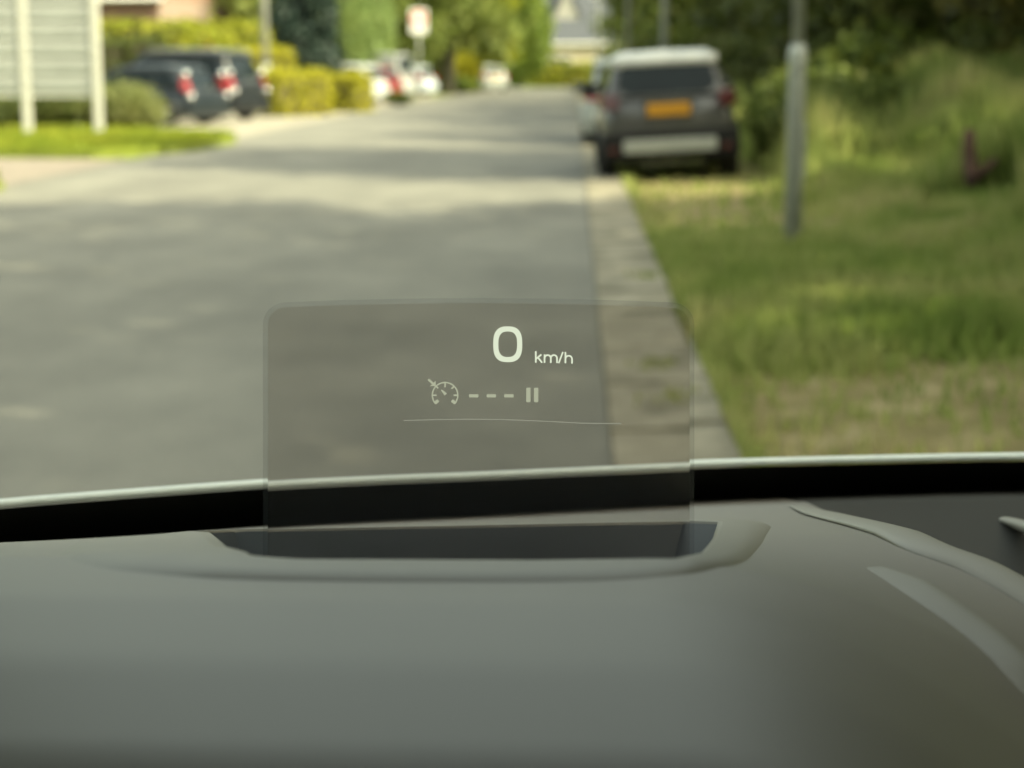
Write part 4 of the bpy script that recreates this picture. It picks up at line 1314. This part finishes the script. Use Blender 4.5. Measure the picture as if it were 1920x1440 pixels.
# km/h drawn stroke by stroke, sans-serif
def arch(cx, top, r, foot, w_):
    return ring(cx, top + r, r + w_ / 2, r + w_ / 2, w_, 0, math.pi, 10) + [bar(cx + r, top + r, cx + r, foot, w_)]
W3 = 3.1
base = 680.5
km = [bar(1004.6, 658.5, 1004.6, base - 0.5, W3), bar(1005, 673, 1015.2, 664.8, W3), bar(1008.5, 670, 1016.5, base - 0.3, W3)]
km += [bar(1021, 664.5, 1021, base - .2, W3)] + arch(1027, 665.8, 6.0 - 0.2, base, W3) + arch(1038.6, 665.8, 5.8, base + .2, W3)
km += [bar(1047.5, base + 0.5, 1055.5, 659.8, 2.8)]
km += [bar(1060.2, 660, 1060.2, base + 0.6, W3)] + arch(1066.4, 667, 6.2, base + 1.2, W3)
flat('unit_text', km, E_BRIGHT)
ic = ring(834.5, 741, 25.2, 25.2, 2.6, R(-42), R(222), 40)
for deg, l in ((-38, 8), (0, 8), (45, 7), (90, 9), (135, 6), (180, 8), (218, 8)):
    c_, s_ = math.cos(R(deg)), math.sin(R(deg))
    wd = 6.0 if deg in (-38, 218) else 3.0
    ic.append(bar(834.5 + c_ * 24, 741 - s_ * 24, 834.5 + c_ * (24 - l), 741 - s_ * (24 - l), wd))
ic.append([(826.5, 731.5), (828.5, 730.3), (838.2, 737.8), (833.5, 741.5)])
ic.append(bar(803, 711.5, 814.5, 721.5, 4.0))
ic.append([(817, 713.5), (817, 724), (805.5, 724), (808.5, 721.5), (812, 720.8), (813.8, 717)])
flat('cruise_symbol', ic, E_DIM)
for x0 in (879.5, 912.5, 945.5):
    flat('dash_mark', [[(x0, 739.3), (x0 + 17.5, 739.3), (x0 + 17.5, 745.2), (x0, 745.2)]], E_DIM)
for x0 in (986.7, 1001.2):
    flat('pause_bar', [[(x0, 727), (x0 + 8, 727), (x0 + 8, 754), (x0, 754)]], E_DIM)
ln = []
for k in range(16):
    f0, f1 = k / 16, (k + 1) / 16
    fy = lambda f: 788.5 - 4.5 * math.sin(math.pi * min(1, f * 1.25)) + 6.0 * f
    ln.append([(757 + 408 * f0, fy(f0) - 0.8), (757 + 408 * f1, fy(f1) - 0.8), (757 + 408 * f1, fy(f1) + 0.8), (757 + 408 * f0, fy(f0) + 0.8)])
flat('divider_line', ln, E_FAINT)

# --- the rest of the car around the viewer (shades the dashboard)
cx0 = 0.37
hdr = [ws(p, 0.76) for p in fine]
xa, xb = hdr[0].x, hdr[-1].x
yh, zh = max(p.y for p in hdr), hdr[0].z
mb = MB()
rings = []
for y, dz, wv in ((yh - 0.02, 0.0, 0.55), (0.0, 0.05, 0.60), (-0.8, 0.06, 0.60), (-1.7, 0.0, 0.56)):
    z0 = zh - 0.01 + dz
    rings.append([(cx0 - wv, y, z0 - 0.03), (cx0 - wv * 0.6, y, z0), (cx0 + wv * 0.6, y, z0), (cx0 + wv, y, z0 - 0.03), (cx0 + wv, y, z0 - 0.002), (cx0 + wv * 0.6, y, z0 + 0.04), (cx0 - wv * 0.6, y, z0 + 0.04), (cx0 - wv, y, z0 - 0.002)])
mb.loft(rings).build('roof', M_OWN, car, smooth=True)
for s in (-1, 1):
    b0 = fine[0] if s < 0 else fine[-1]
    t0 = Vector((cx0 + s * 0.57, yh, zh))
    MB().tube([b0 + Vector((s * 0.02, -0.02, -0.05)), b0.lerp(t0, 0.5) + Vector((s * 0.03, 0, 0.02)), t0], [0.05, 0.045, 0.04], 8).build('windscreen_pillar', M_LINING, car, smooth=True)
    MB().hexa([(cx0 + s * 0.80, -2.0, 0.3), (cx0 + s * 0.89, -2.0, 0.3), (cx0 + s * 0.89, 0.95, 0.3), (cx0 + s * 0.80, 0.95, 0.3),
               (cx0 + s * 0.76, -2.0, 1.02), (cx0 + s * 0.84, -2.0, 1.02), (cx0 + s * 0.84, 0.95, 1.04), (cx0 + s * 0.76, 0.95, 1.04)], bevel=0.02).build('door', M_OWN, car)
    MB().tube([(cx0 + s * 0.78, -0.45, 1.0), (cx0 + s * 0.58, -0.5, zh + 0.03)], 0.06, 8).build('door_pillar', M_LINING, car)
    MB().tube([(cx0 + s * 0.78, -2.0, 1.0), (cx0 + s * 0.55, -1.65, zh)], 0.10, 8).build('rear_pillar', M_LINING, car)
    for yy in (1.75, -1.2):
        A = Matrix.Translation((cx0 + s * 0.78, yy, 0.33)) @ Matrix.Rotation(R(90) * s, 4, 'Y')
        MB().lathe([(0.05, -0.11), (0.31, -0.11), (0.33, -0.08), (0.33, 0.09), (0.30, 0.11), (0.2, 0.09), (0.05, 0.09)], A).build('wheel', M_TYRE, car, smooth=True)
rings = []
for y, hw_, zb_, zt2 in ((1.27, 0.84, 0.3, 0.985), (1.6, 0.88, 0.25, 0.93), (2.0, 0.86, 0.25, 0.83), (2.3, 0.72, 0.3, 0.68)):
    half = [(hw_ * 0.9, zb_), (hw_, zb_ + 0.15), (hw_, zt2 - 0.12), (hw_ * 0.85, zt2 - 0.01), (hw_ * 0.4, zt2 + 0.01)]
    rings.append([(cx0 + a_, y, z) for a_, z in half] + [(cx0 - a_, y, z) for a_, z in reversed(half)])
MB().loft(rings).build('bonnet', M_OWN, car, smooth=True)
MB().box((cx0 - 0.8, -2.1, 0.22), (cx0 + 0.8, 1.27, 0.34)).build('floor_pan', M_BLACK, car)
MB().box((cx0 - 0.75, -2.1, 0.34), (cx0 + 0.75, -2.02, 1.05)).build('tailgate', M_OWN, car)

for sx2 in (0.0, 0.78):
    st2 = MB()
    st2.hexa([(sx2 - 0.25, -0.62, 0.55), (sx2 + 0.25, -0.62, 0.55), (sx2 + 0.25, -0.42, 0.55), (sx2 - 0.25, -0.42, 0.55),
              (sx2 - 0.22, -0.80, 1.18), (sx2 + 0.22, -0.80, 1.18), (sx2 + 0.22, -0.66, 1.18), (sx2 - 0.22, -0.66, 1.18)], bevel=0.05)
    st2.box((sx2 - 0.25, -0.55, 0.34), (sx2 + 0.25, 0.02, 0.56), bevel=0.05)
    seat = st2.build('seat', M_LINING, car, smooth=True)
    MB().box((sx2 - 0.13, -0.84, 1.20), (sx2 + 0.13, -0.74, 1.38), bevel=0.04).build('headrest', M_LINING, seat, smooth=True)
pm = bpy.data.materials.new('tinted_side_glass'); pm.use_nodes = True
t = pm.node_tree; t.nodes.clear()
o_ = t.nodes.new('ShaderNodeOutputMaterial'); tb = t.nodes.new('ShaderNodeBsdfTransparent'); tb.inputs[0].default_value = (0.62, 0.66, 0.62, 1)
t.links.new(tb.outputs[0], o_.inputs['Surface'])
for s in (-1, 1):
    MB().hexa([(cx0 + s * 0.795, -0.40, 1.02), (cx0 + s * 0.80, -0.40, 1.02), (cx0 + s * 0.80, 0.90, 1.03), (cx0 + s * 0.795, 0.90, 1.03),
               (cx0 + s * 0.60, -0.45, zh), (cx0 + s * 0.605, -0.45, zh), (cx0 + s * 0.605, yh, zh), (cx0 + s * 0.60, yh, zh)]).build('side_window', pm, car)
